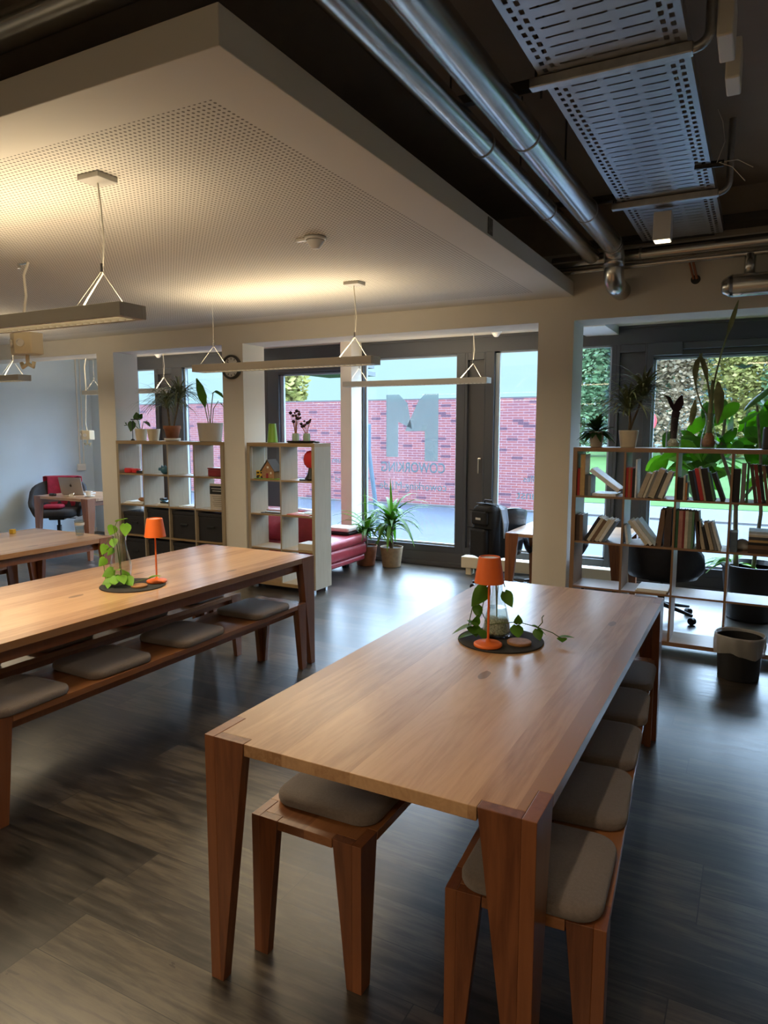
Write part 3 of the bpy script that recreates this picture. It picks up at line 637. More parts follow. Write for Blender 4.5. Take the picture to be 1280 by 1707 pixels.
# ------------------------------------------------------------------ pendant lamps
def pendant(label,x0,x1,yc,zc,canopy=True,both=True,parent_z=2.61):
    L=x1-x0; t=thing('pendant_lamp',label,'lamp',((x0+x1)/2,yc,zc),group='long grey pendant lamps')
    h=.0275; w=.068
    hb=MB().box(-L/2,L/2,-w,-w+.022,-h,h).box(-L/2,L/2,w-.022,w,-h,h).box(-L/2,-L/2+.03,-w+.022,w-.022,-h,h).box(L/2-.03,L/2,-w+.022,w-.022,-h,h)
    obj('housing',hb,'lampgrey',t,bevel=.002)
    obj('diffuser',MB().box(-L/2+.03,L/2-.03,-w+.022,w-.022,-.006,.004),'glow',t)
    obj('uplight_tube',MB().tube([(-L/2+.08,0,.016),(L/2-.08,0,.016)],.008,10),'glow_top',t)
    lv=MB(); n=int(L/.045)
    for i in range(n):
        xx=-L/2+.05+i*(L-.1)/(n-1); lv.box(xx-.0015,xx+.0015,-w+.022,w-.022,-h+.002,-.008)
    obj('louvre',lv,'louvre',t)
    dz=parent_z-zc
    for s_ in (-1,1):
        xa=s_*(L/2-.17)
        cb_=MB().tube([(xa-.09,-w+.01,h),(xa,0,.17),(xa,0,dz)],.0009,5).tube([(xa+.07,w-.01,h),(xa,0,.17)],.0009,5)
        obj('suspension_wire',cb_,'cable',t)
        obj('wire_gripper',MB().tube([(xa,0,.165),(xa,0,.20)],.006,8),'chrome',t)
    obj('power_cable',MB().tube([(L/2-.30,0,h),(L/2-.26,.0,.07),(L/2-.175,.008,.16),(L/2-.16,.01,.30),(L/2-.172,.012,dz*.8),(L/2-.185,.01,dz)],.0035,6),'cable',t,smooth=True)
    obj('ceiling_canopy',MB().box(L/2-.23,L/2-.11,-.05,.05,dz-.022,dz),'lampgrey',t,bevel=.003)
    return t
PZ=2.052
lampspots=[(-3.86,-2.235,2.065,2.61,'pendant lamp nearest the camera at upper left'),(-3.985,-2.365,4.32,2.61,'long pendant lamp in the middle in front of the wall clock'),
 (-3.985,-2.355,6.60,2.62,'pendant lamp in the window bay in front of the logo window'),(-8.10,-6.49,6.60,2.62,'pendant lamp in the window bay behind the left cube shelf'),(-7.74,-6.13,4.32,2.61,'pendant lamp cut by the left edge near the daylight-tinted wall')]
for (a,b_,y_,cz,lb) in lampspots: pendant(lb,a,b_,y_,PZ+.02,parent_z=cz)
def area(name,loc,sx,sy,power,col,down=True,rot=None,spread=180):
    l=bpy.data.lights.new(name,'AREA'); l.shape='RECTANGLE'; l.size=sx; l.size_y=sy; l.energy=power; l.color=col; l.spread=R(spread)
    o=bpy.data.objects.new(name,l); COL.objects.link(o); o.location=loc
    o.rotation_euler=rot if rot else ((0,0,0) if down else (PI,0,0)); return o
WARM=(1,.80,.52)
UP=[8,9,15,12,8]; DN=[22,13,3,3,12]
for k,(a,b_,y_,cz,lb) in enumerate(lampspots):
    area('pendant_downlight',((a+b_)/2,y_,PZ-.012),b_-a-.1,.08,DN[k],WARM)
    area('pendant_uplight',((a+b_)/2,y_,PZ+.05),b_-a-.1,.08,UP[k],WARM,down=False)
# further pendants of the same row over the seats behind the camera
for (x_,y_) in ((-6.1,-1.2),):
    area('pendant_downlight',(x_,y_,PZ),1.5,.08,26,WARM)

# ------------------------------------------------------------------ smoke detectors, socket towers, clock
def detector(loc,label,clip=False):
    t=thing('smoke_detector',label,'smoke detector',loc,group='smoke detectors on the ceiling')
    obj('base',MB().lathe([(.052,-.018),(.058,-.012),(.058,0)],28),'white',t,smooth=True)
    obj('sensor_head',MB().lathe([(.012,-.062),(.022,-.058),(.036,-.040),(.046,-.024),(.050,-.018)],28),'white',t,smooth=True)
    if clip: obj('clip',MB().box(-.12,-.058,-.012,.012,-.014,0),'potwhite',t,bevel=.004)
detector((-2.13,3.225,2.61),'white smoke detector on the perforated ceiling between the lamps',True)
detector((-2.50,7.20,2.62),'small smoke detector on the bay ceiling above the right window')
detector((-7.35,7.20,2.62),'small smoke detector on the bay ceiling above the left cube shelf')
def socket_tower(loc,dz,label,s_=1.):
    t=thing('socket_tower',label,'power socket',loc,group='hanging socket towers')
    ring=[(.115*math.cos(R(60*i+30)),.085*math.sin(R(60*i+30))) for i in range(6)]
    obj('body',MB().prism(ring,-.065,zt=.065),'cream',t,bevel=.006)
    sk=MB()
    for a in (-60,-120,-90+180,180,0):
        Tm=Matrix.Rotation(R(a+90),4,'Z')@TR(0,-.088,0)@Matrix.Rotation(R(90),4,'X')
        sk.lathe([(.024,-.004),(.024,.004),(.019,.004),(.019,-.01)],20,T=Tm)
    obj('socket',sk,'potwhite',t); obj('hook',MB().tube([(0,0,-.065),(0,0,-.12),(-.05,0,-.14),(-.06,0,-.11)],.012,8).tube([(0,0,-.12),(.05,0,-.14),(.06,0,-.11)],.012,8),'cream',t,smooth=True)
    obj('cable',MB().tube([(0,0,.065),(-.02,0,.15),(.02,0,dz*.6),(.01,0,dz*.85),(.06,0,dz)],.008,8),'cable',t,smooth=True)
    obj('ceiling_hook',MB().tube([(-.03,0,dz-.03),(-.03,0,dz)],.01,8).tube([(-.03,0,dz-.005),(.06,0,dz-.005)],.006,6),'chrome',t)
socket_tower((-4.035,2.87,2.12),.485,'cream socket tower hanging below the nearest pendant lamp')
socket_tower((-8.36,6.80,1.50),1.115,'cream socket tower hanging in front of the daylight-tinted wall')
t=thing('wall_conduit','thin wall conduits with a socket on the daylight-tinted wall','conduit',(XL,7.20,0))
obj('conduit',MB().tube([(.012,0,1.06),(.012,0,2.62)],.009,8).tube([(.012,.07,1.06),(.012,.07,2.62)],.007,8),'white',t); obj('wall_socket',MB().box(0,.03,-.05,.09,.96,1.06),'white',t,bevel=.005)
t=thing('wall_clock','round grey wall clock on the middle pillar behind the pendant lamp','clock',(-4.665,YP-.001,2.205))
T=Matrix.Rotation(R(90),4,'X')
obj('rim',MB().lathe([(.108,0),(.118,.005),(.118,.035),(.108,.042),(.098,.036),(.098,.0)],40,T=T),'darkmetal',t,smooth=True); obj('face',MB().lathe([(.098,0),(.098,.02)],40,T=T),'potwhite',t)
hd=MB().box(-.003,.003,-.026,-.022,0,.075,T=rotY(R(-40))).box(-.004,.004,-.026,-.022,0,.05,T=rotY(R(-62))); obj('hands',hd,'black',t)
tk=MB()
for i in range(12): tk.box(-.003,.003,-.024,-.021,.072,.09,T=rotY(R(30*i)))
obj('hour_marks',tk,'black',t)

# ------------------------------------------------------------------ pipes and cable tray
def arc(c,r,a0,a1,pl='yz',n=8):
    o=[]
    for k in range(n+1):
        a=R(a0+(a1-a0)*k/n); u,v=r*math.cos(a),r*math.sin(a)
        o.append((c[0],c[1]+u,c[2]+v) if pl=='yz' else (c[0]+u,c[1],c[2]+v))
    return o
def bands(mb,pts,r):
    for p,d in pts:
        p=Vector(p); d=Vector(d).normalized()*.008; mb.tube([p-d,p+d],r+.0025,24)
t=thing('duct_pipe','insulated metal pipe nearer the white ceiling island, running toward the windows','pipe',(0,0,0),group='large shiny pipes under the ceiling')
obj('pipe_run',MB().tube([(-1.14,-2.5,2.84),(-1.14,5.32,2.84)],.055,28),'steel',t,smooth=True); hg=[obj('hanger',MB().tube([(-1.14,y,2.89),(-1.14,y,3.25)],.005,8),'darkmetal',t) for y in (.5,3.6)]; mb=MB(); bands(mb,[((-1.14,y,2.84),(0,1,0)) for y in (3.05,4.1,1.2)],.055); obj('joint_band',mb,'galv',t,smooth=True)
t=thing('duct_pipe','insulated metal pipe with a down-turned elbow beside the cable tray','pipe',(0,0,0),group='large shiny pipes under the ceiling')
obj('pipe_run',MB().tube([(-.965,-2.5,2.865),(-.965,5.13,2.865)],.068,28),'steel',t,smooth=True)
obj('elbow',MB().tube([(-.965,5.13,2.865)]+arc((-.965,5.13,2.765),.10,80,0,'yz')+[(-.965,5.23,2.72)],.070,28),'steel',t,smooth=True)
obj('lower_elbow',MB().tube([(-.965,5.23,2.73)]+arc((-.965,5.33,2.72),.10,180,265,'yz')+[(-.965,5.55,2.62)],.069,28),'steel',t,smooth=True)
hg=[obj('hanger',MB().tube([(-.965,y,2.93),(-.965,y,3.25)],.005,8),'darkmetal',t) for y in (.6,3.8)]; mb=MB(); bands(mb,[((-.965,y,2.865),(0,1,0)) for y in (3.1,4.3,1.2,5.08)],.068); obj('joint_band',mb,'galv',t,smooth=True)
t=thing('duct_pipe','large metal pipe crossing the top left corner above the ceiling island','pipe',(0,0,0),group='large shiny pipes under the ceiling')
obj('pipe_run',MB().tube([(-6.5,1.64,2.935),(-1.22,1.64,2.935)],.055,24),'steel',t,smooth=True); obj('second_pipe',MB().tube([(-6.5,1.50,2.99),(-1.25,1.50,2.99)],.04,24),'steel',t,smooth=True)
t=thing('heating_pipe','thicker metal pipe running along the beam above the right window','pipe',(0,0,0),group='pipes along the beam')
obj('pipe_run',MB().tube([(-1.45,5.44,2.835),(3.1,5.44,2.875)],.045,24),'steel',t,smooth=True); mb=MB(); bands(mb,[((x_,5.44,2.84+.009*(x_+1.2)),(1,0,0)) for x_ in (-.82,.3)],.045); obj('joint_band',mb,'galv',t)
t=thing('heating_pipe','thinner metal pipe just below the thicker one along the beam','pipe',(0,0,0),group='pipes along the beam')
obj('pipe_run',MB().tube([(-1.42,5.43,2.765),(3.1,5.43,2.79)],.020,20),'steel',t,smooth=True)
t=thing('duct_elbow','short fat metal pipe with risers at the right edge below the beam pipes','pipe',(0,0,0))
obj('pipe_run',MB().tube([(-.215,5.42,2.565),(1.6,5.42,2.58)],.075,28),'steel',t,smooth=True); obj('end_cap',MB().tube([(-.285,5.42,2.563),(-.275,5.42,2.563),(-.25,5.42,2.564),(-.215,5.42,2.565)],.035,28,r2=.078),'steel',t,smooth=True)
obj('riser',MB().tube([(-.12,5.44,2.62),(-.12,5.44,2.77)],.035,20),'steel',t,smooth=True); obj('riser',MB().tube([(.02,5.44,2.62),(.02,5.44,2.77)],.032,20),'steel',t,smooth=True)
t=thing('pipe_stub','two thin pipe ends leaving a dark hole in the beam','pipe',(-.46,YP,2.655))
obj('hole',MB().lathe([(.032,0),(.032,.004)],24,T=Matrix.Rotation(R(90),4,'X')),'black',t); obj('copper_pipe',MB().tube([(.01,-.02,.0),(-.02,-.06,.12)],.009,8).tube([(-.012,-.02,0),(-.045,-.06,.12)],.007,8),'terracotta',t)
# cable tray
t=thing('cable_tray','perforated metal cable tray hanging under the dark ceiling','cable tray',(-.54,2.0,2.90))
tb=MB().box(-.25,.25,-3.6,3.32,0,.0025); obj('tray_bottom',tb,'tray',t)
obj('side_rail',MB().box(-.253,-.25,-3.6,3.32,0,.06),'tray',t); obj('side_rail',MB().box(.25,.253,-3.6,3.32,0,.06),'tray',t)
for y_ in (-1.2,.72,2.37):
    mb=MB().box(-.29,.27,y_-.022,y_+.022,-.038,-.002); obj('support_bar',mb,'galv',t,bevel=.004)
    obj('bracket_arm',MB().tube([(.24,y_,-.020)]+[(.27+.05*math.sin(R(a)),y_,-.02+.05*(1-math.cos(R(a)))) for a in (10,30,50,70,90)]+[(.32,y_,.35)],.017,12),'galv',t,smooth=True)
    obj('hanger_rod',MB().tube([(-.27,y_,-.02),(-.27,y_,.35)],.005,8),'darkmetal',t)
obj('joint_plate',MB().box(-.06,.06,.12,.22,-.006,0),'tape',t)
tag(obj('junction_box',MB().box(0,.05,0,.20,0,.16),'cable',loc=(-.20,2.70,2.89),bevel=.006),'white junction box beside the cable tray, nearer one','junction box',group='white boxes beside the cable tray')
tag(obj('junction_box',MB().box(0,.05,0,.16,0,.14),'cable',loc=(-.185,2.98,2.87),bevel=.006),'white junction box beside the cable tray, farther one','junction box',group='white boxes beside the cable tray')
t=thing('loose_wires','black connector with loose thin wires dangling at the cable tray','wires',(-.30,3.95,2.90))
obj('connector',MB().tube([(-.06,0,.0),(.07,.02,0)],.016,10),'black',t)
obj('wire',MB().tube([(.04,0,0),(.07,.02,.10),(.055,.03,.20),(.03,.03,.26)],.0018,5).tube([(.05,0,0),(.13,.03,.01),(.2,.02,-.04)],.0018,5).tube([(.05,0,0),(.11,0,-.03),(.17,-.02,-.11)],.0018,5),'cable',t)
t=thing('spotlight','white box spotlight hanging under the far end of the cable tray','spotlight',(-.575,4.60,2.885))
obj('housing',MB().box(-.05,.05,-.045,.045,-.17,-.01),'white',t,bevel=.004); obj('lens',MB().box(-.043,.043,-.038,.038,-.174,-.1705),'glow_top',t)
t=thing('cable_tray','dark narrow cable tray running along the top of the beam at right','cable tray',(0,0,0))
obj('tray_body',MB().box(-.35,3.1,5.33,5.5,2.955,2.96).box(-.35,3.1,5.32,5.33,2.955,3.01).box(-1.2,-.35,5.4,5.5,2.93,2.97),'darkmetal',t)
for k,y_ in enumerate((2.95,4.55)):
    tt=thing('support_rail',('nearer' if k==0 else 'farther')+' dark cross rail with threaded rods above the large pipes','support rail',(0,y_,2.97))
    obj('rail',MB().box(-1.35,-.80,-.02,.02,0,.035),'darkmetal',tt); obj('threaded_rod',MB().tube([(-1.25,0,-.04),(-1.25,0,.28)],.005,8),'darkmetal',tt); obj('threaded_rod',MB().tube([(-.855,0,-.04),(-.855,0,.28)],.005,8),'darkmetal',tt)
tag(obj('tape_patch',MB().box(0,.002,0,.075,0,.085),'tape',loc=(-1.3155,3.62,2.622)),'brown tape patch on the side of the ceiling island','tape')

# ------------------------------------------------------------------ cube shelves
def shelf(name,label,x0,x1,nc,yf,depth,z0,z1,nr,mv,mh,ot=.035,it=.016,foot='galv'):
    W=x1-x0; t=thing(name,label,'shelf',(x0,yf,0))
    obj('side_panel',MB().box(0,ot,0,depth,z0,z1-ot),mv,t,bevel=.001); obj('side_panel',MB().box(W-ot,W,0,depth,z0,z1-ot),mv,t,bevel=.001)
    obj('top_board',MB().box(0,W,0,depth,z1-ot,z1),mh,t,bevel=.001); obj('bottom_board',MB().box(ot,W-ot,0,depth,z0,z0+ot),mh,t,bevel=.001)
    cw=(W-ot*2-(nc-1)*it)/nc; ch=(z1-z0-2*ot-(nr-1)*it)/nr
    for c in range(1,nc): xx=ot+c*cw+(c-1)*it; obj('divider',MB().box(xx,xx+it,.004,depth,z0+ot,z1-ot),mv,t)
    for c in range(nc):
        for r__ in range(1,nr):
            xx=ot+c*(cw+it); zz=z0+ot+r__*ch+(r__-1)*it; obj('shelf_board',MB().box(xx,xx+cw,.004,depth,zz,zz+it),mh,t)
    for xx in (.05,W-.05):
        for yy in (.04,depth-.04): obj('foot',MB().box(xx-.018,xx+.018,yy-.018,yy+.018,0,z0),foot,t)
    def c_(ci,ri): return (x0+ot+ci*(cw+it), z1-ot-(ri+1)*ch-ri*it, cw, ch)  # ri counted from the top: left x, floor z
    return c_
cA=shelf('cube_shelf','pale oak cube shelf four wide with black storage boxes at left',-6.345,-4.805,4,YP-.02,.30,.04,1.462,4,'oak','oak_x')
cB=shelf('cube_shelf','pale oak cube shelf two wide in the middle with model house',-4.495,-3.69,2,YP-.02,.285,.045,1.46,4,'oak','oak_x')
cC=shelf('bookcase','walnut coloured bookcase full of books and topped with plants at right',-1.212,.225,4,5.27,.30,.055,1.468,4,'walnut','walnut_x',ot=.030,it=.014,foot='darkmetal')

# books ------------------------------------------------------------
ORD=['first','second','third','fourth','fifth','sixth','seventh','eighth','ninth','tenth','eleventh','twelfth','thirteenth','fourteenth']
CN={'red':(.45,.03,.03),'tan':(.50,.32,.13),'grey':(.20,.20,.20),'white':(.72,.73,.75),'orange-brown':(.42,.16,.05),'black':(.014,.013,.016),'beige':(.44,.37,.27),'cream':(.58,.53,.42),
    'dark grey':(.07,.07,.075),'dark blue':(.03,.04,.09),'brown':(.17,.10,.06),'dark brown':(.07,.04,.03),'dark green':(.04,.13,.06),'green':(.10,.22,.12),'pink':(.42,.20,.17),'pale blue':(.42,.50,.56),'grey-green':(.26,.30,.24),'dark red':(.22,.03,.03),'bluish grey':(.12,.17,.23)}
def book(label,x_,yf,z_,th,h,d,c,lean=0,flat=False,group='books in the walnut bookcase',rz=0):
    if flat: cov=MB().box(0,h,0,d,0,.0025).box(0,h,0,d,th-.0025,th).box(0,h,0,.003,.0025,th-.0025); pg=MB().box(.003,h-.003,.003,d-.004,.0025,th-.0025)
    else: cov=MB().box(0,.0025,0,d,0,h).box(th-.0025,th,0,d,0,h).box(.0025,th-.0025,0,.003,0,h); pg=MB().box(.0025,th-.0025,.003,d-.005,.003,h-.004)
    o=obj('book',cov,colmat(CN[c]),loc=(x_,yf,z_)); tag(o,label,'book',group); obj('pages',pg,'pages',o)
    if lean:
        a=R(lean); o.rotation_euler=(0,a,0)
        # keep the lowest corner on the shelf
        if lean>0: o.location.z+=th*math.sin(a)
    elif rz: o.rotation_euler=(0,0,rz)
    return o
def colour_blocks(spec,cell,rown,coln):
    x0,zf,cw,ch=cell; n=0
    for s_ in spec:
        off,th,h,lean,c=s_[:5]; n+=1
        lb='%s %sbook, %s from left, %s row, %s compartment of bookcase'%(c,'leaning ' if abs(lean)>6 else '',ORD[n-1],rown,coln)
        a=R(lean)
        if lean<0:   # leans left: pivot is the right lower corner
            X=x0+off+th*(1-math.cos(a)); book(lb,X,5.285,zf+.001,th,h,.17,c,0).rotation_euler=(0,a,0)
            o=bpy.data.objects[-1] if False else None
        else: book(lb,x0+off,5.285,zf+.001,th,h,.17,c,lean)
# note: for left-leaning books the left lower corner rests on the board
r1=[[(.004,.018,.20,0,'red'),(.024,.034,.305,0,'tan'),(.060,.022,.155,0,'dark grey'),(.083,.020,.150,0,'grey')],
    [(.003,.016,.215,0,'red'),(.020,.014,.215,0,'orange-brown'),(.035,.010,.215,0,'red'),(.046,.016,.21,0,'black'),(.066,.010,.275,0,'white'),
     (.085,.032,.185,19,'beige'),(.121,.016,.200,19,'cream'),(.140,.015,.205,19,'grey'),(.158,.040,.215,19,'beige'),(.203,.018,.195,19,'dark grey'),(.224,.030,.20,19,'cream')],
    [(.003,.034,.155,0,'black'),(.040,.012,.17,0,'cream'),(.054,.012,.12,0,'orange-brown'),(.108,.026,.205,-12,'black'),(.136,.014,.215,-12,'dark blue'),(.152,.024,.225,-12,'red'),(.178,.012,.235,-12,'beige'),(.193,.038,.225,-12,'black'),(.234,.012,.20,-13,'green'),(.280,.026,.20,-20,'black')],
    [(.003,.040,.225,0,'black'),(.050,.026,.265,0,'grey'),(.082,.014,.27,0,'dark green'),(.135,.020,.26,-9,'dark brown'),(.158,.022,.26,-9,'dark red'),(.183,.020,.26,-9,'black'),(.206,.020,.255,-9,'brown'),(.229,.022,.255,-9,'black'),(.254,.022,.22,-9,'orange-brown')]]
rr2=[[(.003,.028,.195,0,'dark brown'),(.032,.024,.195,0,'brown'),(.062,.022,.205,30,'black'),(.088,.022,.20,30,'cream'),(.114,.026,.185,30,'brown'),(.144,.024,.19,30,'cream'),(.172,.020,.19,30,'white'),(.195,.016,.18,30,'bluish grey')],
    [(.022,.016,.135,-8,'white'),(.150,.024,.21,-38,'cream'),(.182,.022,.215,-38,'white'),(.212,.024,.22,-38,'pale blue'),(.222,.038,.265,6,'brown'),(.277,.045,.275,0,'dark brown')],
    [(.003,.018,.265,0,'dark green'),(.022,.026,.265,0,'pink'),(.049,.014,.265,0,'dark red'),(.064,.020,.265,0,'cream'),(.085,.022,.262,0,'grey-green'),(.108,.014,.262,0,'green'),(.145,.026,.26,-5,'dark brown'),(.178,.024,.20,-12,'beige'),(.208,.018,.165,-15,'black'),(.232,.024,.195,-15,'beige'),(.262,.018,.195,-15,'grey'),(.285,.014,.20,-17,'white')],
    [(.004,.045,.135,0,'bluish grey')]]
for ci in range(4):
    colour_blocks(r1[ci],cC(ci,0),'top',ORD[ci]); colour_blocks(rr2[ci],cC(ci,1),'second',ORD[ci])
x0,zf,cw,ch=cC(0,0)
book('large white book propped slantwise across the first compartment of the bookcase',x0+.292,5.30,zf+.030,.030,.255,.20,'white',-54)
book('white book lying flat beneath the slanted one in the first compartment',x0+.112,5.30,zf+.001,.018,.17,.22,'white',flat=True)
x0,zf,cw,ch=cC(3,1); zz=zf+.001
for k,(c,th,w_) in enumerate((('dark brown',.030,.19),('brown',.026,.20),('black',.018,.20),('tan',.016,.21),('dark grey',.020,.20),('cream',.012,.20),('white',.010,.205),('pale blue',.014,.20))):
    book('%s book lying flat, %s from bottom in the stack at the bookcase right end'%(c,ORD[k]),x0+.115,5.29,zz,th,w_,.20,c,flat=True,group='stacked books at the right end of the bookcase'); zz+=th+.0005
x0,zf,cw,ch=cC(1,2)
tag(obj('paper_stack',MB().box(0,.21,0,.25,0,.012).box(.01,.22,.01,.25,.012,.022),'paper',loc=(x0+.10,5.285,zf+.001)),'stack of white papers in the third row of the bookcase','papers')

# shelf A contents -------------------------------------------------
ya=YP
x0,zf,cw,ch=cA(0,0); t=thing('toy_car','red toy cars with black parts on the left cube shelf, top left compartment','toy',(x0,ya+.06,zf+.001))
obj('body',MB().rpad(.10,.07,.055,.02,T=TR(.07,0,0)),'red',t,smooth=True); obj('cabin',MB().rpad(.09,.07,.05,.02,T=TR(.17,.01,0)),'red',t,smooth=True); obj('chassis',MB().box(.215,.32,-.03,.03,.0,.028),'black',t)
x0,zf,cw,ch=cA(1,0); t=thing('piggy_bank','petrol blue piggy bank on the left cube shelf','piggy bank',(x0+.245,ya+.07,zf+.001))
obj('body',MB().lathe([(.0,.0),(.03,.003),(.05,.02),(.058,.045),(.05,.07),(.03,.085),(0,.09)],24,sx=1.05,sy=.8,cap0=False,cap1=False),'blue',t,smooth=True); obj('snout',MB().tube([(-.04,-.01,.05),(-.075,-.02,.055)],.018,12),'blue',t); obj('ear',MB().lathe([(.016,0),(.002,.025)],8,c=(-.03,-.02,.075)).lathe([(.016,0),(.002,.025)],8,c=(-.03,.02,.075)),'blue',t)
x0,zf,cw,ch=cA(2,0); tag(obj('small_ball',MB().lathe([(.0,0),(.02,.004),(.034,.02),(.038,.037),(.034,.055),(.02,.071),(0,.076)],20,cap0=False,cap1=False),'black',loc=(x0+cw-.05,ya+.10,zf+.001),smooth=True),'small dark ball in the third top compartment of the left cube shelf','ball')
x0,zf,cw,ch=cA(3,0); t=thing('toy_box','dark red box in the top right compartment of the left cube shelf','box',(x0+.12,ya+.05,zf+.001))
obj('body',MB().box(0,.22,0,.12,0,.075),'darkred',t,bevel=.008); obj('lid',MB().box(-.003,.223,-.003,.123,.0755,.088),'darkred',t,bevel=.004)
x0,zf,cw,ch=cA(0,1)
tag(obj('magazine_stack',MB().box(.02,.30,0,.20,0,.008).box(.03,.31,.01,.21,.008,.016).box(.05,.30,.01,.2,.016,.026),'paper',loc=(x0+.005,ya,zf+.001)),'flat stack of magazines in the second row of the left cube shelf','magazines')
t=thing('wooden_figure','small brown animal figure on the magazines of the left cube shelf','figure',(x0+.25,ya+.07,zf+.0275)); obj('body',MB().lathe([(.02,0),(.045,.01),(.05,.025),(.03,.04),(.0,.045)],14,cap1=False,sx=1.2,sy=.6),'root',t,smooth=True); obj('neck',MB().tube([(.03,0,.03),(.05,0,.10),(.035,0,.125)],.012,8,r2=.006),'stem',t)
x0,zf,cw,ch=cA(1,1); tag(obj('white_box',MB().box(0,.16,0,.16,0,.022),'white',loc=(x0+.155,ya+.02,zf+.001),bevel=.003),'white flat box under the dark gadget on the left cube shelf','box')
t=thing('hole_punch','dark blue hole punch on the white box of the left cube shelf','hole punch',(x0+.175,ya+.04,zf+.0235)); obj('base',MB().box(0,.13,0,.07,0,.018),'box_black',t,bevel=.004); obj('lever',MB().box(0,.13,.0,.07,.0,.018,T=TR(0,0,.03)@rotY(R(18))),'blue',t,bevel=.004); obj('grip',MB().box(-.01,.05,.005,.065,.03,.055),'black',t,bevel=.006)
x0,zf,cw,ch=cA(2,1); tag(obj('leaflet_stack',MB().box(0,.20,0,.15,0,.006).box(.02,.22,.02,.17,.006,.014),'paper',loc=(x0+.10,ya+.02,zf+.001)),'leaflets lying in the third compartment of the second row','leaflets')
x0,zf,cw,ch=cA(3,1); t=thing('notice_sign','notice card with black header standing in the right compartment of the left shelf','sign',(x0+.17,ya+.02,zf+.001))
obj('card',MB().box(0,.17,0,.006,0,.27),'potgrey',t); obj('header',MB().box(0,.17,-.002,0,.16,.245),'black',t)
tx=MB().box(.02,.155,-.003,-.002,.215,.222).box(.035,.155,-.003,-.002,.190,.197); obj('header_text',tx,'signtxt',t)
tx=MB()
for k in range(6): tx.box(.03+.01*(k%3),.155,-.001,0,.135-.02*k,.139-.02*k)
obj('body_text',tx,'roof',t)
for ri in (2,3):
    for ci in range(4):
        x0,zf,cw,ch=cA(ci,ri); hh=.315 if ri==2 else .315
        if ci==0 and ri==2: hh=.27
        t=thing('storage_box','black storage box in the %s compartment of the %s row of the left cube shelf'%(ORD[ci],('third','bottom')[ri-2]),'box',(x0+.012,ya+.012,zf+.001),group='black storage boxes in the left cube shelf')
        w_=cw-.024; obj('box_body',MB().box(0,w_,0,.24,0,hh-.06),'box_black',t,bevel=.004); obj('lid',MB().box(-.004,w_+.004,-.004,.244,hh-.058,hh-.02),'box_black',t,bevel=.004); obj('handle',MB().box(w_/2-.05,w_/2+.05,-.012,-.0005,hh*.45,hh*.45+.02),'black',t,bevel=.003)
# shelf B contents
x0,zf,cw,ch=cB(0,0)
t=thing('model_house','small brown model house in the glass case on the middle cube shelf','model house',(x0+.115,ya+.02,zf+.008))
obj('walls',MB().prism([(0,0),(.15,0),(.15,.12),(0,.12)],0,zt=.08).add([(0,0,.08),(.15,0,.08),(.075,0,.175),(0,.12,.08),(.15,.12,.08),(.075,.12,.175)],[(0,1,2),(5,4,3),(0,2,5,3),(1,4,5,2)]),'brownhouse',t)
obj('roof',MB().add([(-.015,-.012,.07),(.075,-.012,.185),(.075,.132,.185),(-.015,.132,.07),(.165,-.012,.07),(.165,.132,.07)],[(0,1,2,3),(1,4,5,2)]),'roof',t,solid=.006); obj('door',MB().box(.055,.08,-.003,0,0,.05),'darkred',t); obj('window',MB().box(.065,.085,-.003,0,.10,.12).box(.105,.12,-.003,0,.045,.065),'potwhite',t)
obj('base_board',MB().box(-.09,.22,-.012,.15,-.007,-.001),'green',t)
t=thing('toy_bus','yellow toy bus beside the model house in the middle cube shelf','toy',(x0+.035,ya+.03,zf+.008)); obj('body',MB().box(0,.10,0,.05,.008,.075),'yellow',t,bevel=.006); obj('window',MB().box(.012,.04,-.002,0,.045,.062).box(.055,.085,-.002,0,.045,.062).box(.015,.05,-.002,0,.02,.03),'black',t); obj('wheel',MB().lathe([(.012,0),(.012,.01)],14,T=TR(.025,.0,.012)@Matrix.Rotation(R(90),4,'X')).lathe([(.012,0),(.012,.01)],14,T=TR(.078,.0,.012)@Matrix.Rotation(R(90),4,'X')),'black',t)
t=thing('display_case','clear display case around the model house','display case',(x0+.012,ya+.004,zf+.0005))
obj('case_edge',MB().tube([(0,0,0),(0,0,.318)],.0022,6).tube([(.338,0,0),(.338,0,.318)],.0022,6).tube([(0,0,.318),(.338,0,.318)],.0022,6).tube([(0,.2,0),(0,.2,.318)],.0022,6).tube([(0,.2,.318),(.338,.2,.318)],.0022,6).tube([(.338,.2,0),(.338,.2,.318)],.0022,6).tube([(0,0,.318),(0,.2,.318)],.0022,6),'potwhite',t)
obj('case_pane',MB().box(0,.338,.2,.202,0,.316),'glass',t)
x0,zf,cw,ch=cB(1,0); t=thing('figurine','red round head on a black stand in the middle cube shelf','figure',(x0+.268,ya+.10,zf+.001))
obj('stand',MB().lathe([(.06,0),(.055,.02),(.03,.06),(.018,.12),(.012,.14)],20),'black',t,smooth=True); obj('head',MB().lathe([(0,-.05),(.03,-.042),(.055,-.02),(.062,0),(.055,.02),(.03,.042),(0,.05)],24,cap0=False,cap1=False,c=(0,0,.20),sy=.6).lathe([(0,-.09),(.04,-.078),(.07,-.045),(.08,0),(.07,.045),(.04,.078),(0,.09)],24,cap0=False,cap1=False,c=(0,0,.20),sy=.45),'red',t,smooth=True)
tag(obj('remote_control',MB().box(0,.09,0,.03,0,.012),'black',loc=(x0+.18,ya+.03,zf+.001),bevel=.003),'small black object in front of the red-headed figure','gadget')
x0,zf,cw,ch=cB(0,1); t=thing('magazine_stack','magazines lying in the left compartment of the second row of the middle shelf','magazines',(x0,ya,zf+.001))
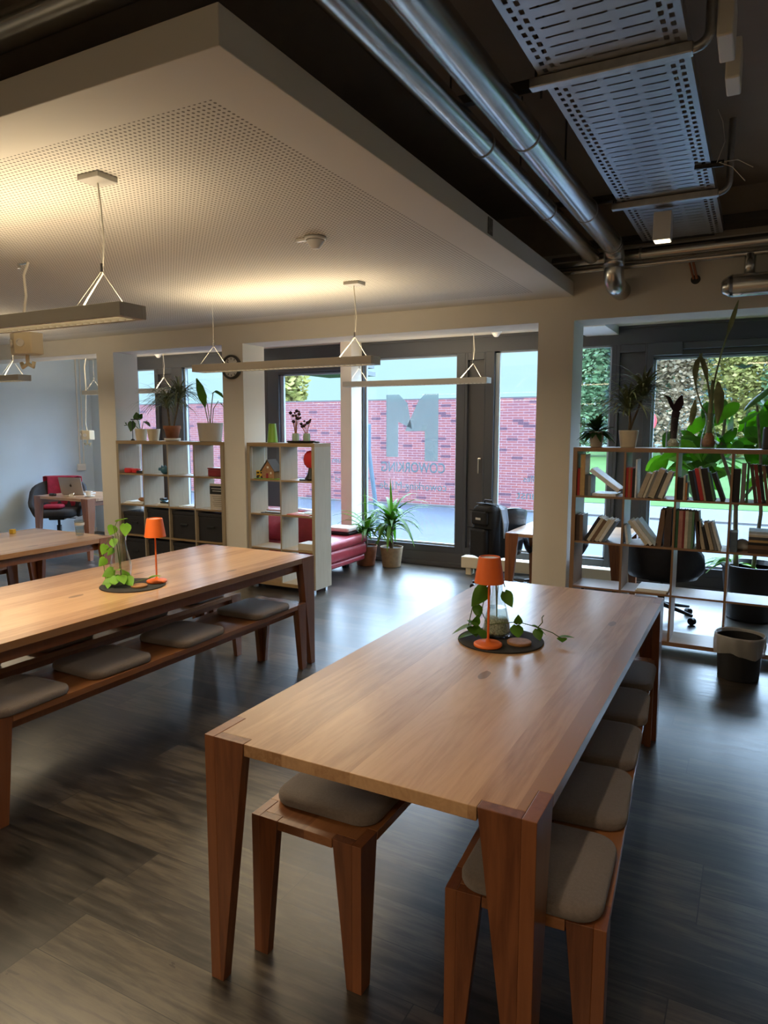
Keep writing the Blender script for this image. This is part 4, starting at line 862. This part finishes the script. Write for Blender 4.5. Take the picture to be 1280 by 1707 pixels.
obj('magazine',MB().box(.10,.33,.01,.24,0,.008),colmat(CN['dark grey']),t); obj('magazine',MB().box(.14,.34,.03,.25,.009,.018),colmat(CN['pale blue']),t); obj('magazine',MB().box(.12,.30,.08,.25,.019,.030),colmat(CN['pink']),t)
x0,zf,cw,ch=cB(1,1); t=thing('magazine_stack','red and white magazines in the right compartment of the second row of the middle shelf','magazines',(x0,ya,zf+.001))
obj('magazine',MB().box(.05,.31,.0,.20,0,.008,T=Matrix.Rotation(R(0),4,'Z')),colmat((.60,.16,.12)),t); obj('magazine',MB().box(.14,.33,.04,.24,.009,.016),'paper',t); obj('disc',MB().lathe([(.06,0),(.06,.006)],24,c=(.24,.13,.017)),colmat(CN['pale blue']),t)
x0,zf,cw,ch=cB(1,2); tag(obj('brochure_box',MB().box(0,.17,0,.18,0,.065),'potgrey',loc=(x0+.165,ya+.02,zf+.001),bevel=.003),'grey brochure box in the third row of the middle cube shelf','box')
# things on top of shelf B
tag(obj('green_vase',MB().lathe([(.052,0),(.054,.004),(.036,.185),(.034,.187),(.030,.187),(.03,.12)],28),'green',loc=(-4.30,5.70,1.4605),smooth=True),'plain green tapered vase on the middle cube shelf','vase')
tag(obj('oval_tray',MB().lathe([(.13,0),(.15,.006),(.158,.022),(.154,.022),(.145,.010),(.0,.010)],40,sx=1.0,sy=.6,cap1=False),'black',loc=(-3.93,5.66,1.4605),smooth=True),'black oval tray under two small jars on the middle cube shelf','tray')
def dried(loc,label,h,n,sr):
    t=thing('small_jar',label,'jar',loc,group='small jars with dried flowers'); rg_=random.Random(sr)
    obj('jar',MB().lathe([(.03,0),(.034,.004),(.036,.05),(.032,.075),(.033,.082),(.03,.082),(.028,.07),(.028,.01)],20),mat('pale_green_glass_%d'%sr,(.35,.45,.36),.15),t,smooth=True)
    st=MB(); sd=MB()
    for i in range(n):
        a=rg_.uniform(0,2*PI); r_=rg_.uniform(.015,.075); hh=h*rg_.uniform(.65,1)
        tip=(r_*math.cos(a),r_*.5*math.sin(a),hh); st.tube([(0,0,.02),(tip[0]*.35,tip[1]*.35,hh*.55),tip],.0022,5)
        s_=rg_.uniform(.010,.019); sd.lathe([(0,-s_),(s_*.8,-s_*.5),(s_,0),(s_*.8,s_*.5),(0,s_)],8,c=tip,cap0=False,cap1=False)
    obj('dried_stems',st,'root',t); obj('seed_heads',sd,'seed',t,smooth=True)
dried((-3.99,5.66,1.472),'left jar with taller dark dried flowers on the black tray',.30,13,5)
dried((-3.86,5.66,1.472),'right jar with shorter dried flowers on the black tray',.22,8,9)
tag(obj('dark_pebble',MB().lathe([(0,0),(.02,.003),(.026,.010),(.018,.018),(0,.02)],14,cap0=False,cap1=False,sx=1.4),'black',loc=(-3.74,5.65,1.4605)),'small dark pebble beside the black tray','pebble')

# ------------------------------------------------------------------ potted plants
def pot(t,rb,rt,h,m,soil=True):
    obj('pot',MB().lathe([(rb*.9,0),(rb,.004),(rt*.985,h-.012),(rt,h-.010),(rt,h),(rt-.006,h),(rt-.008,h-.02),(rb*.9,.01)],32),m,t,smooth=True)
    if soil: obj('soil',MB().lathe([(rt-.008,h-.028),(rt-.008,h-.02)],24),'soil',t)
def fountain(mb,c,n,L,w,rng,droop=1.,up=.5,spread=1.,z0=.0):
    for i in range(n):
        a=2*PI*i*.381966+rng.uniform(-.2,.2); el=rng.uniform(up,1.2); l=L*rng.uniform(.6,1.1); pts=[]; p=Vector(c)+Vector((0,0,rng.uniform(-z0,0)))
        d=Vector((math.cos(a)*math.cos(el)*spread,math.sin(a)*math.cos(el)*spread,math.sin(el))).normalized(); N=7
        for k in range(N):
            pts.append(p.copy()); p=p+d*(l/N); d=(d+Vector((0,0,-droop*rng.uniform(.22,.42)))).normalized()
        mb.ribbon(pts,w*rng.uniform(.8,1.2),fold=.12)
rg=random.Random(11)
# shelf C top z=1.468
ZC=1.4685
t=thing('potted_plant','dark leafy plant in a beige pot at the left end of the bookcase top','plant',(-1.075,5.41,ZC))
pot(t,.042,.055,.115,'potgrey'); mb=MB()
for i in range(48):
    a=i*2.4; el=rg.uniform(-.3,1.3); L=rg.uniform(.10,.175); d=Vector((math.cos(a)*math.cos(el),math.sin(a)*math.cos(el),math.sin(el))); b0=Vector((0,0,.11))+d*.015
    mb.ribbon([b0+d*L*k/5+Vector((0,0,-.045*(k/5)**2)) for k in range(6)],.048,fold=.15,shape='oval')
obj('foliage',mb,'leaf_dark',t,smooth=True,solid=.0008)
t=thing('potted_plant','palm-like dracaena in a cream pot on the bookcase','plant',(-.85,5.43,ZC)); pot(t,.055,.070,.125,'potcream')
obj('stem',MB().tube([(0,0,.10),(.008,0,.18),(-.005,0,.30)],.010,8).tube([(0,0,.10),(.03,.01,.2),(.09,.02,.38)],.008,8),'stem',t,smooth=True)
mb=MB(); fountain(mb,(-.01,0,.33),120,.42,.017,rg,droop=.85,up=.35,z0=.10); fountain(mb,(.09,.02,.42),85,.40,.017,rg,droop=.8,up=.35,z0=.08); obj('foliage',mb,'leaf_dull',t,smooth=True)
def bottle(loc,label,prof):
    t=thing('bottle_vase',label,'vase',loc,group='clear glass bottles with bare stems on the bookcase'); obj('bottle',MB().lathe(prof,32),'glass',t,smooth=True); return t
t=bottle((-.54,5.42,ZC),'clear bottle with a dark pointed bulb shoot on the bookcase',[(.044,0),(.050,.006),(.050,.10),(.044,.15),(.030,.19),(.030,.215),(.028,.215),(.028,.19),(.042,.15),(.048,.10),(.048,.01),(.01,.008)])
obj('bulb',MB().tube([(0,0,.05),(0,0,.12),(.004,0,.22),(.010,0,.26)],.022,10,r2=.028),'seed',t,smooth=True)
mb=MB().ribbon([(.005,0,.24),(.015,0,.29),(.03,0,.33),(.042,0,.375)],.075,side=Vector((1,.2,0)),fold=.3,shape='oval').ribbon([(0,0,.25),(-.02,0,.30),(-.045,0,.355),(-.075,0,.375)],.035,side=Vector((.5,.2,.8)),fold=.2,shape='oval'); obj('shoot',mb,'seed',t,smooth=True,solid=.004)
obj('roots',MB().lathe([(.036,.012),(.040,.04),(.02,.07),(0,.075)],14,cap1=False),'pebble',t)
t=bottle((-.31,5.42,ZC),'clear carafe with very tall stems reaching above the window on the bookcase',[(.046,0),(.052,.006),(.052,.05),(.050,.085),(.038,.13),(.026,.18),(.028,.22),(.036,.245),(.034,.245),(.026,.22),(.024,.18),(.036,.13),(.048,.085),(.050,.01),(.01,.008)])
obj('stem',MB().tube([(0,0,.04),(.0,0,.25),(.005,.0,.42),(.005,0,.47)],.020,10,r2=.010).tube([(0,0,.3),(-.02,0,.42),(-.035,0,.50),(-.06,0,.62)],.007,8).tube([(.0,0,.35),(.02,0,.50),(.05,0,.66),(.09,0,.82)],.006,8).tube([(0,0,.2),(-.06,0,.30),(-.10,0,.42),(-.10,0,.54)],.005,8),'leaf_dull',t,smooth=True)
mb=MB(); sd_=Vector((1,.1,0))
mb.ribbon([(.075,0,.76),(.095,0,.84),(.115,0,.92),(.135,0,1.0)],.040,side=sd_,fold=.3,shape='oval'); mb.ribbon([(-.03,0,.46),(-.045,0,.54),(-.065,0,.60),(-.09,0,.66)],.045,side=sd_,fold=.3,shape='oval')
mb.ribbon([(-.105,0,.44),(-.11,0,.54),(-.10,0,.60),(-.07,0,.66)],.05,side=sd_,fold=.3,shape='oval'); mb.ribbon([(-.10,0,.34),(-.105,0,.27),(-.115,0,.21),(-.12,0,.16)],.055,side=sd_,fold=.3,shape='oval'); mb.ribbon([(.04,-.02,.46),(.05,-.03,.38),(.055,-.03,.28),(.05,-.03,.17)],.085,side=sd_,fold=.2,shape='oval')
obj('foliage',mb,'leaf_dull',t,smooth=True,solid=.0015); obj('roots',MB().lathe([(.036,.012),(.044,.04),(.034,.08),(.018,.11),(0,.12)],14,cap1=False),'root',t,smooth=True)
tag(obj('black_vase',MB().lathe([(.040,0),(.046,.006),(.044,.13),(.038,.15),(.032,.15),(.03,.10)],28),'black',loc=(.065,5.42,ZC),smooth=True),'black vase at the right edge on the bookcase','vase')
# big leafy plant in a black planter behind the bookcase
t=thing('large_potted_plant','tall broad-leaved plant in a black pot behind the bookcase','plant',(.02,6.62,0))
obj('pot',MB().lathe([(.17,0),(.19,.01),(.24,.44),(.255,.45),(.255,.47),(.235,.47),(.22,.43)],36),'black',t,smooth=True); obj('soil',MB().lathe([(.225,.42),(.225,.43)],24),'soil',t)
obj('trunk',MB().tube([(-.13,-.02,.43),(-.15,0,.7),(-.16,0,.95),(-.22,0,1.2),(-.30,0,1.42),(-.28,0,1.7)],.022,10,r2=.012).tube([(.0,0,.43),(.03,0,.9),(.0,0,1.4),(-.05,0,1.8)],.018,10,r2=.01).tube([(-.16,0,.95),(.05,.05,1.25),(.14,.05,1.55)],.012,8),'bark',t,smooth=True)
rg=random.Random(21); mb=MB(); ml2=MB()
for i in range(120):
    cx=rg.uniform(-.74,.50); cz=rg.uniform(1.22,2.06-.55*abs(cx+.05)); cy=rg.uniform(-.22,.28)
    if cx<-.45 and cz>1.6: cz-=.2
    a=rg.uniform(0,2*PI); L=rg.uniform(.18,.31); d=Vector((math.cos(a),math.sin(a)*.6,rg.uniform(-.9,.1))).normalized()
    b0=Vector((cx,cy,cz)); (mb if i%3 else ml2).ribbon([b0+d*L*k/6+Vector((0,0,-.06*(k/6)**2)) for k in range(7)],L*.62,fold=.10,shape='oval',side=Vector((rg.uniform(-1,1),rg.uniform(-.6,.6),rg.uniform(-.8,.8))))
for k_ in range(7):
    a=k_*.9; b0=Vector((-.16,0,2.10)); d=Vector((math.cos(a),math.sin(a),.35)); mb.ribbon([b0+d*.015*j*1.3 for j in range(6)],.055,fold=.1,shape='oval')
obj('foliage',mb,'leaf',t,smooth=True,solid=.0008); obj('young_foliage',ml2,'leaf_bright',t,smooth=True,solid=.0008,label='bright green young leaves')
mb=MB()
for i in range(16):
    a=rg.uniform(2.2,4.4) if i<10 else rg.uniform(0,6.28); L=rg.uniform(.14,.24); d=Vector((math.cos(a),math.sin(a)*.7,rg.uniform(.0,.6))).normalized(); b0=Vector((-.14,-.03,.46))+d*.05
    mb.ribbon([b0+d*L*k/6+Vector((0,0,-.10*(k/6)**2)) for k in range(7)],.06,fold=.12,shape='oval')
obj('undergrowth',mb,'leaf_bright',t,smooth=True,solid=.0008,label='low bright green leaves at the pot rim')
tag(obj('white_bag',MB().lathe([(.05,0),(.055,.02),(.045,.05),(.02,.07),(.0,.075)],14,cap1=False,sx=1.1),'paper',loc=(-.06,5.44,cC(3,1)[1]+.001),smooth=True),'small crumpled white bag in the second row right compartment of the bookcase','bag')
# shelf A top
ZA=1.4625
t=thing('potted_plant','trailing vine in a cream pot at the left end of the left cube shelf','plant',(-6.10,5.68,ZA)); pot(t,.055,.068,.13,'potcream')
vine([[(0,0,.10),(-.04,0,.22),(-.09,0,.26),(-.12,0,.20)],[(0,0,.10),(-.10,0,.18),(-.22,0,.17),(-.30,-.02,.16)],[(0,0,.1),(.04,0,.20),(.10,0,.22)]],
     [((-.05,0,.24),(-.07,0,.31),.07),((-.12,-.02,.21),(-.13,-.02,.11),.08),((-.25,0,.20),(-.33,0,.13),.06),((.06,0,.21),(.14,0,.17),.06),((-.02,0,.25),(.02,0,.29),.05)],'leaf_dark',t,rs=.004)
t=thing('plant_stand','thin black metal stake stand beside the cream pot on the left cube shelf','stand',(-6.19,5.64,ZA)); obj('base',MB().lathe([(.022,0),(.022,.01),(.008,.02)],16),'black',t); obj('rod',MB().tube([(0,0,.01),(0,0,.235)],.004,8),'black',t); obj('arm',MB().tube([(-.02,0,.235),(.13,0,.235)],.005,8),'black',t)
t=thing('plant_pot','plain cream pot standing right of the vine pot on the left cube shelf','pot',(-5.91,5.68,ZA)); pot(t,.052,.072,.13,'potcream')
t=thing('potted_plant','bushy ponytail palm in a terracotta pot on the left cube shelf','plant',(-5.63,5.68,ZA)); obj('saucer',MB().lathe([(.07,0),(.085,.01),(.088,.03),(.08,.03),(.07,.012)],28),'potwhite',t,smooth=True)
obj('pot',MB().lathe([(.06,.012),(.085,.13),(.095,.13),(.095,.165),(.085,.165),(.08,.14)],28),'terracotta',t,smooth=True); obj('soil',MB().lathe([(.082,.14),(.082,.15)],20),'soil',t)
obj('stem',MB().tube([(-.03,0,.14),(-.05,0,.30),(-.06,0,.42)],.012,8).tube([(.02,0,.14),(.07,0,.3),(.12,0,.47)],.010,8),'stem',t,smooth=True)
rg=random.Random(5); mb=MB(); fountain(mb,(-.06,0,.43),130,.52,.014,rg,droop=1.,up=.35,z0=.10); fountain(mb,(.12,0,.50),100,.52,.014,rg,droop=.95,up=.35,z0=.08); obj('foliage',mb,'leaf_dull',t,smooth=True)
t=thing('potted_plant','bird-of-paradise plant in a large beige pot on the left cube shelf','plant',(-5.10,5.69,ZA)); pot(t,.115,.135,.195,'potgrey')
obj('stem',MB().tube([(-.02,0,.17),(-.05,0,.30),(-.08,0,.42)],.005,8).tube([(0,0,.17),(.02,0,.34),(.05,0,.50),(.08,0,.52)],.005,8).tube([(.03,0,.17),(.05,0,.34),(.12,0,.42)],.004,8).tube([(0,0,.17),(-.02,0,.32),(-.04,0,.42)],.004,8),'leaf_dull',t)
mb=MB(); mb.ribbon([(-.06,0,.36),(-.08,0,.46),(-.12,0,.56),(-.17,0,.66)],.13,side=Vector((1,.2,.3)),fold=.15,shape='oval').ribbon([(.03,0,.50),(.09,0,.53),(.15,0,.50),(.19,0,.45)],.07,side=Vector((.2,1,.3)),fold=.2,shape='oval').ribbon([(.10,0,.41),(.15,0,.40),(.20,0,.34)],.02,side=Vector((0,1,.2)),shape='oval'); obj('foliage',mb,'leaf',t,smooth=True,solid=.001)
# yuccas on the floor
def yucca(loc,label,h,n,sd__,L,pm):
    t=thing('yucca_plant',label,'plant',loc,group='yuccas on the floor by the window'); rg_=random.Random(sd__)
    pot(t,.105,.135,.235,pm); obj('stem',MB().tube([(0,0,.2),(.0,0,.34),(.0,0,h)],.02,10).tube([(0,0,.2),(-.05,0,.33)],.016,8),'stem',t,smooth=True)
    mb=MB()
    fountain(mb,(0,0,h),n,L*1.15,.050,rg_,droop=.85,up=.25,z0=.12); fountain(mb,(-.05,0,.34),int(n*.5),L*.8,.036,rg_,droop=.7,up=.1); fountain(mb,(0,0,h-.08),int(n*.5),L*1.05,.046,rg_,droop=1.15,up=.0)
    mb.ribbon([(0,0,h+.02),(.0,0,h+.14),(-.01,0,h+.3),(-.02,0,h+.48)],.04,side=Vector((1,0,0)),fold=.1)
    obj('foliage',mb,'leaf',t,smooth=True,solid=.0008)
yucca((-4.02,7.10,0),'left yucca in a brown pot beside the red sofa',.44,26,3,.50,'terracotta')
yucca((-3.71,7.16,0),'right yucca with drooping leaves in a tan pot under the logo window',.56,32,8,.56,'pottan')

# ------------------------------------------------------------------ sofa, radiator, bin
t=thing('sofa','red leather sofa with its end showing behind the middle cube shelf','sofa',(-4.65,6.52,0))
def rbox(x0,x1,y0,y1,z0,z1,r=.05): return MB().rpad(x1-x0,y1-y0,z1-z0,r,z0=0,e=min(.04,(z1-z0)/3),T=TR((x0+x1)/2,(y0+y1)/2,z0),n=5)
obj('base',rbox(-.85,.72,-.42,.42,.10,.17,.04),'leather_red',t,smooth=True); obj('seat_frame',rbox(-.86,.74,-.43,.43,.165,.31,.05),'leather_red',t,smooth=True)
obj('seat_cushion',rbox(-.86,.745,-.44,.44,.30,.40,.06),'leather_red',t,smooth=True); obj('backrest',rbox(-.86,.66,-.44,-.23,.38,.74,.08),'leather_red',t,smooth=True)
for xx,yy in ((.5,-.33),(.5,.33),(-.7,-.33),(-.7,.33)): obj('leg',MB().box(xx-.03,xx+.03,yy-.03,yy+.03,0,.10),'black',t)
t=thing('folded_blanket','folded black and white blanket on the red sofa','blanket',(-4.16,6.80,.402)); obj('lower_fold',rbox(-.15,.15,-.12,.12,0,.035,.03),'blackfab',t,smooth=True); obj('upper_fold',rbox(-.15,.15,-.12,.12,.036,.085,.03),'paper',t,smooth=True)
t=thing('radiator','low cream radiator on short feet along the window','radiator',(-1.95,7.20,0)); obj('casing',MB().box(-.88,.90,-.07,.07,.075,.20),'cream',t,bevel=.008)
gr=MB()
for i in range(40): gr.box(-.84+i*.043,-.84+i*.043+.018,-.05,.05,.2002,.203)
obj('grille',gr,'white',t)
for xx in (-.80,0,.80): obj('foot',MB().box(xx-.03,xx+.03,-.05,.05,0,.075),'cream',t)
t=thing('waste_bin','black waste bin with a translucent bag beside the bookcase','bin',(-.033,4.975,0))
obj('bucket',MB().lathe([(.118,0),(.122,.005),(.138,.27),(.134,.27),(.118,.01),(.02,.008)],40,cap1=True),'black',t,smooth=True)
rg=random.Random(2); seg=48; vs=[];fs=[]
prof=[(.125,.10,0),(.130,.20,0),(.138,.285,.2),(.146,.292,.3),(.150,.28,1),(.152,.24,2),(.147,.20,2.2),(.143,.17,2.5)]
for k,(r_,z_,nz) in enumerate(prof):
    for i in range(seg):
        a=2*PI*i/seg; rr_=r_+nz*.0035*math.sin(a*9+z_*20)+nz*.002*rg.uniform(-1,1); vs.append((rr_*math.cos(a),rr_*math.sin(a),z_+nz*.006*math.sin(a*3+1)))
for k in range(len(prof)-1):
    for i in range(seg): j=(i+1)%seg; fs.append((k*seg+i,k*seg+j,(k+1)*seg+j,(k+1)*seg+i))
obj('bin_bag',MB().add(vs,fs),'bag',t,smooth=True)

# ------------------------------------------------------------------ chairs
def office_chair(label,loc,rz,m='charcoal',seat_h=.45,back_h=.86,arms=.62):
    t=thing('office_chair',label,'chair',loc,rz,group='office chairs')
    # local frame: sitter faces -Y; back at +Y
    vs=[];fs=[]; nA,nZ=22,6
    for i in range(nA+1):
        th=R(-115+230*i/nA); k=max(0,math.cos(th)); top=arms+(back_h-arms)*(k**.45 if k>0 else 0)
        if abs(th)>R(95): top=arms-(abs(th)-R(95))*.25
        for j in range(nZ+1):
            z=seat_h-.06+(top-seat_h+.06)*j/nZ; r_=.235+.055*(j/nZ)**.8
            vs.append((r_*1.08*math.sin(th),r_*math.cos(th)*.98,z))
    for i in range(nA):
        for j in range(nZ): a=i*(nZ+1)+j; fs.append((a,a+nZ+1,a+nZ+2,a+1))
    obj('backrest',MB().add(vs,fs),m,t,smooth=True,solid=.045)
    obj('seat',MB().rpad(.47,.46,.10,.12,z0=seat_h-.07,e=.035,n=6,T=TR(0,-.015,0),puff=.01),m,t,smooth=True)
    obj('gas_lift',MB().tube([(0,0,.10),(0,0,.26)],.028,14).tube([(0,0,.26),(0,0,seat_h-.07)],.016,12),'black',t,smooth=True); obj('mechanism',MB().box(-.09,.09,-.11,.09,seat_h-.11,seat_h-.07),'black',t,bevel=.01)
    obj('height_lever',MB().tube([(.05,-.02,seat_h-.09),(.20,-.02,seat_h-.10)],.005,8),'black',t)
    for k in range(5):
        a=2*PI*k/5+.3; c,s_=math.cos(a),math.sin(a)
        l=obj('base_leg',MB().tube([(c*.02,s_*.02,.12),(c*.15,s_*.15,.10),(c*.29,s_*.29,.075)],.022,8,r2=.014),'black',t,smooth=True)
        obj('castor',MB().lathe([(.027,-.022),(.03,-.018),(.03,.018),(.027,.022)],16,T=TR(c*.29,s_*.29,.03)@Matrix.Rotation(a,4,'Z')@Matrix.Rotation(R(90),4,'X')),'black',l)
    return t
office_chair('charcoal office chair with a red jacket behind the laptop desk',(-8.47,6.36,0),R(38)).scale=(1.12,1.12,1.03)
tj=thing('jacket','dark red jacket hanging over the back of the charcoal office chair','jacket',(-8.47,6.36,0),R(38)); tj.scale=(1.12,1.12,1.03)
vs=[];fs=[]; nA=12
def jk(a0,a1,rad,zt,zb,wob,seed):
    rg_=random.Random(seed); mb=MB(); vs=[];fs=[]; N,K=14,8
    for i in range(N+1):
        th=R(a0+(a1-a0)*i/N)
        for j in range(K+1):
            z=zt+(zb-zt)*j/K; rr_=rad+wob*math.sin(i*1.3+seed)*(j/K); vs.append((rr_*1.08*math.sin(th),rr_*math.cos(th),z+.01*math.sin(i*.9)*(j/K)))
    for i in range(N):
        for j in range(K): a=i*(K+1)+j; fs.append((a,a+1,a+K+2,a+K+1))
    return mb.add(vs,fs)
obj('front_drape',jk(-40,38,.232,.885,.50,.008,1),'jacket',tj,smooth=True,solid=.012); obj('back_drape',jk(-40,38,.335,.885,.45,.01,2),'jacket',tj,smooth=True,solid=.012)
mb=MB(); mb2=jk(-40,38,.285,.893,.892,0,0); 
tp=MB(); vs=[];fs=[]
for i in range(15):
    th=R(-40+78*i/14)
    for r_ in (.23,.285,.338): vs.append((r_*1.08*math.sin(th),r_*math.cos(th),.887+(.012 if r_==.285 else 0)))
for i in range(14):
    for j in range(2): a=i*3+j; fs.append((a,a+3,a+4,a+1))
obj('collar',tp.add(vs,fs),'jacket',tj,smooth=True,solid=.012); obj('hanging_hem',MB().rpad(.24,.20,.05,.06,T=TR(-.04,-.06,.492),e=.02),'jacket',tj,smooth=True)
office_chair('black office chair turned to the desk behind the bookcase',(-.66,6.28,0),R(172),'leather_black',seat_h=.43,back_h=.71,arms=.50)
_c=office_chair('black chair carrying the backpack beside the window desk',(-2.20,6.50,0),R(235),'leather_black',seat_h=.46,back_h=.86,arms=.58); _c.scale=(.86,.86,1)
office_chair('black leather chair behind the desk next to the right pillar',(-1.72,6.82,0),R(20),'leather_black',seat_h=.46,back_h=.62,arms=.58)
# backpack
t=thing('backpack','black backpack hung on the chair by the window desk','backpack',(-2.19,6.15,.40),R(-22))
def sack(w,d,h,z0,n=8,e=.05): return MB().rpad(w,d,h,min(w,d)*.38,z0=z0,e=e,n=n,puff=.015)
obj('main_body',sack(.26,.17,.50,0),'blackfab',t,smooth=True); obj('front_pocket',MB().rpad(.20,.07,.26,.03,z0=.03,e=.025,T=TR(0,-.10,0)),'blackfab',t,smooth=True); obj('upper_pocket',MB().rpad(.19,.06,.13,.025,z0=.32,e=.02,T=TR(0,-.09,0)),'blackfab',t,smooth=True)
obj('carry_handle',MB().tube([(-.05,.02,.50),(-.04,.02,.54),(.04,.02,.54),(.05,.02,.50)],.010,8),'black',t); obj('shoulder_strap',MB().ribbon([(.10,.05,.49),(.14,.06,.46),(.165,.06,.34),(.17,.05,.20)],.06,side=Vector((0,1,.1))).ribbon([(.05,.09,.50),(.12,.11,.47),(.15,.11,.34),(.16,.10,.22)],.05,side=Vector((.3,1,.1))),'stripe',t,solid=.012,label='pale blue striped straps'); obj('emblem',MB().box(-.03,.03,-.122,-.1205,.37,.39),'signtxt',t)
# ------------------------------------------------------------------ laptop desk items
t=thing('laptop','open silver laptop seen from behind on the desk by the daylight-tinted wall','laptop',(-7.72,6.02,.7505),R(14))
obj('keyboard_base',MB().box(-.165,.165,0,.23,0,.014),'alu',t,bevel=.003); obj('screen_lid',MB().box(-.165,.165,-.007,0,.012,.232,T=Matrix.Rotation(R(14),4,'X')),'alu',t,bevel=.003)
ap=MB(); TT=Matrix.Rotation(R(14),4,'X')@TR(0,-.0078,.125)@Matrix.Rotation(R(90),4,'X'); ap.lathe([(.016,0),(.016,.0008)],18,T=TT,sy=1.1).lathe([(.006,0),(.006,.0008)],10,c=(.004,.024,0),T=TT,sx=.5); obj('lid_emblem',ap,'darkmetal',t)
t=thing('coffee_cup','white cup on a saucer on the laptop desk','cup',(-7.32,5.94,.7505)); obj('cup',MB().lathe([(.024,.006),(.036,.02),(.042,.07),(.039,.07),(.033,.02),(.01,.012)],24),'potwhite',t,smooth=True); obj('handle',MB().tube([(.04,0,.055),(.062,0,.05),(.06,0,.03),(.037,0,.025)],.005,8),'potwhite',t); obj('saucer',MB().lathe([(.04,0),(.068,.008),(.068,.011),(.03,.005)],28),'potwhite',t,smooth=True)
tag(obj('charging_cable',MB().tube([(-.07,0,.006),(0,-.03,.01),(.08,.0,.02),(.05,.04,.04),(-.02,.03,.02),(.06,-.04,.008),(.14,-.02,.006)],.006,8),'cable',loc=(-7.56,5.83,.7505),smooth=True),'white charging cable coiled on the laptop desk','cable')
tag(obj('pouch',MB().rpad(.10,.05,.03,.015,e=.008),'black',loc=(-7.82,5.80,.7505),smooth=True),'small black pouch on the laptop desk left of the cable','pouch')
tag(obj('phone',MB().box(-.04,.04,-.075,.075,0,.008),'black',loc=(-7.16,6.14,.7505),bevel=.004),'black phone lying at the right end of the laptop desk','phone')

# ------------------------------------------------------------------ lights
w=bpy.data.worlds.new('world'); sc.world=w; w.use_nodes=True; nt=w.node_tree; bg=nt.nodes['Background']
x=NX(nt); tc=nt.nodes.new('ShaderNodeTexCoord'); sp=nt.nodes.new('ShaderNodeSeparateXYZ'); nt.links.new(tc.outputs['Generated'],sp.inputs[0])
col=x.ramp(sp.outputs[2],[(0,(.43,.68,.80)),(.13,(.43,.68,.80)),(.34,(7.4,10.2,13.6)),(1,(10.5,13.6,17.5))]); nt.links.new(col,bg.inputs['Color']); bg.inputs['Strength'].default_value=1.3
sun=bpy.data.lights.new('sun','SUN'); sun.energy=.4; sun.angle=R(50); sun.color=(1,.95,.92); so=bpy.data.objects.new('sun',sun); COL.objects.link(so)
so.rotation_euler=Vector((-.15,-.75,.65)).to_track_quat('Z','Y').to_euler()
NEUT=(1,.80,.58)
def spot(loc,power,size=70,col=NEUT,target=None,blend=.6,rad=.05):
    l=bpy.data.lights.new('spotlight_beam','SPOT'); l.energy=power; l.spot_size=R(size); l.spot_blend=blend; l.color=col; l.shadow_soft_size=rad
    o=bpy.data.objects.new('spotlight_beam',l); COL.objects.link(o); o.location=loc; d=(Vector(loc)-Vector(target)) if target else Vector((0,0,1)); o.rotation_euler=d.to_track_quat('Z','Y').to_euler(); return o
spot((-.575,4.60,2.69),14,90)
# ceiling lamps of the same room behind the camera
area('ceiling_lamp',(-.2,-1.6,2.95),1.5,.3,24,(1,.76,.48)); area('ceiling_lamp',(-3.6,-1.6,2.6),1.6,.3,22,(1,.76,.48))
for y_,p_ in ((.95,30),(-.9,24)):
    t=thing('spotlight','white box spotlight on the cable tray behind the camera','spotlight',(-.575,y_,2.885),group='spotlights behind the camera')
    obj('housing',MB().box(-.05,.05,-.045,.045,-.17,-.01),'white',t,bevel=.004)
    spot((-.575,y_,2.70),p_,130,rad=.04)
vs_=sc.view_settings; vs_.view_transform='Standard'; vs_.look='None'; vs_.gamma=1; vs_.exposure=.32; vs_.use_curve_mapping=False
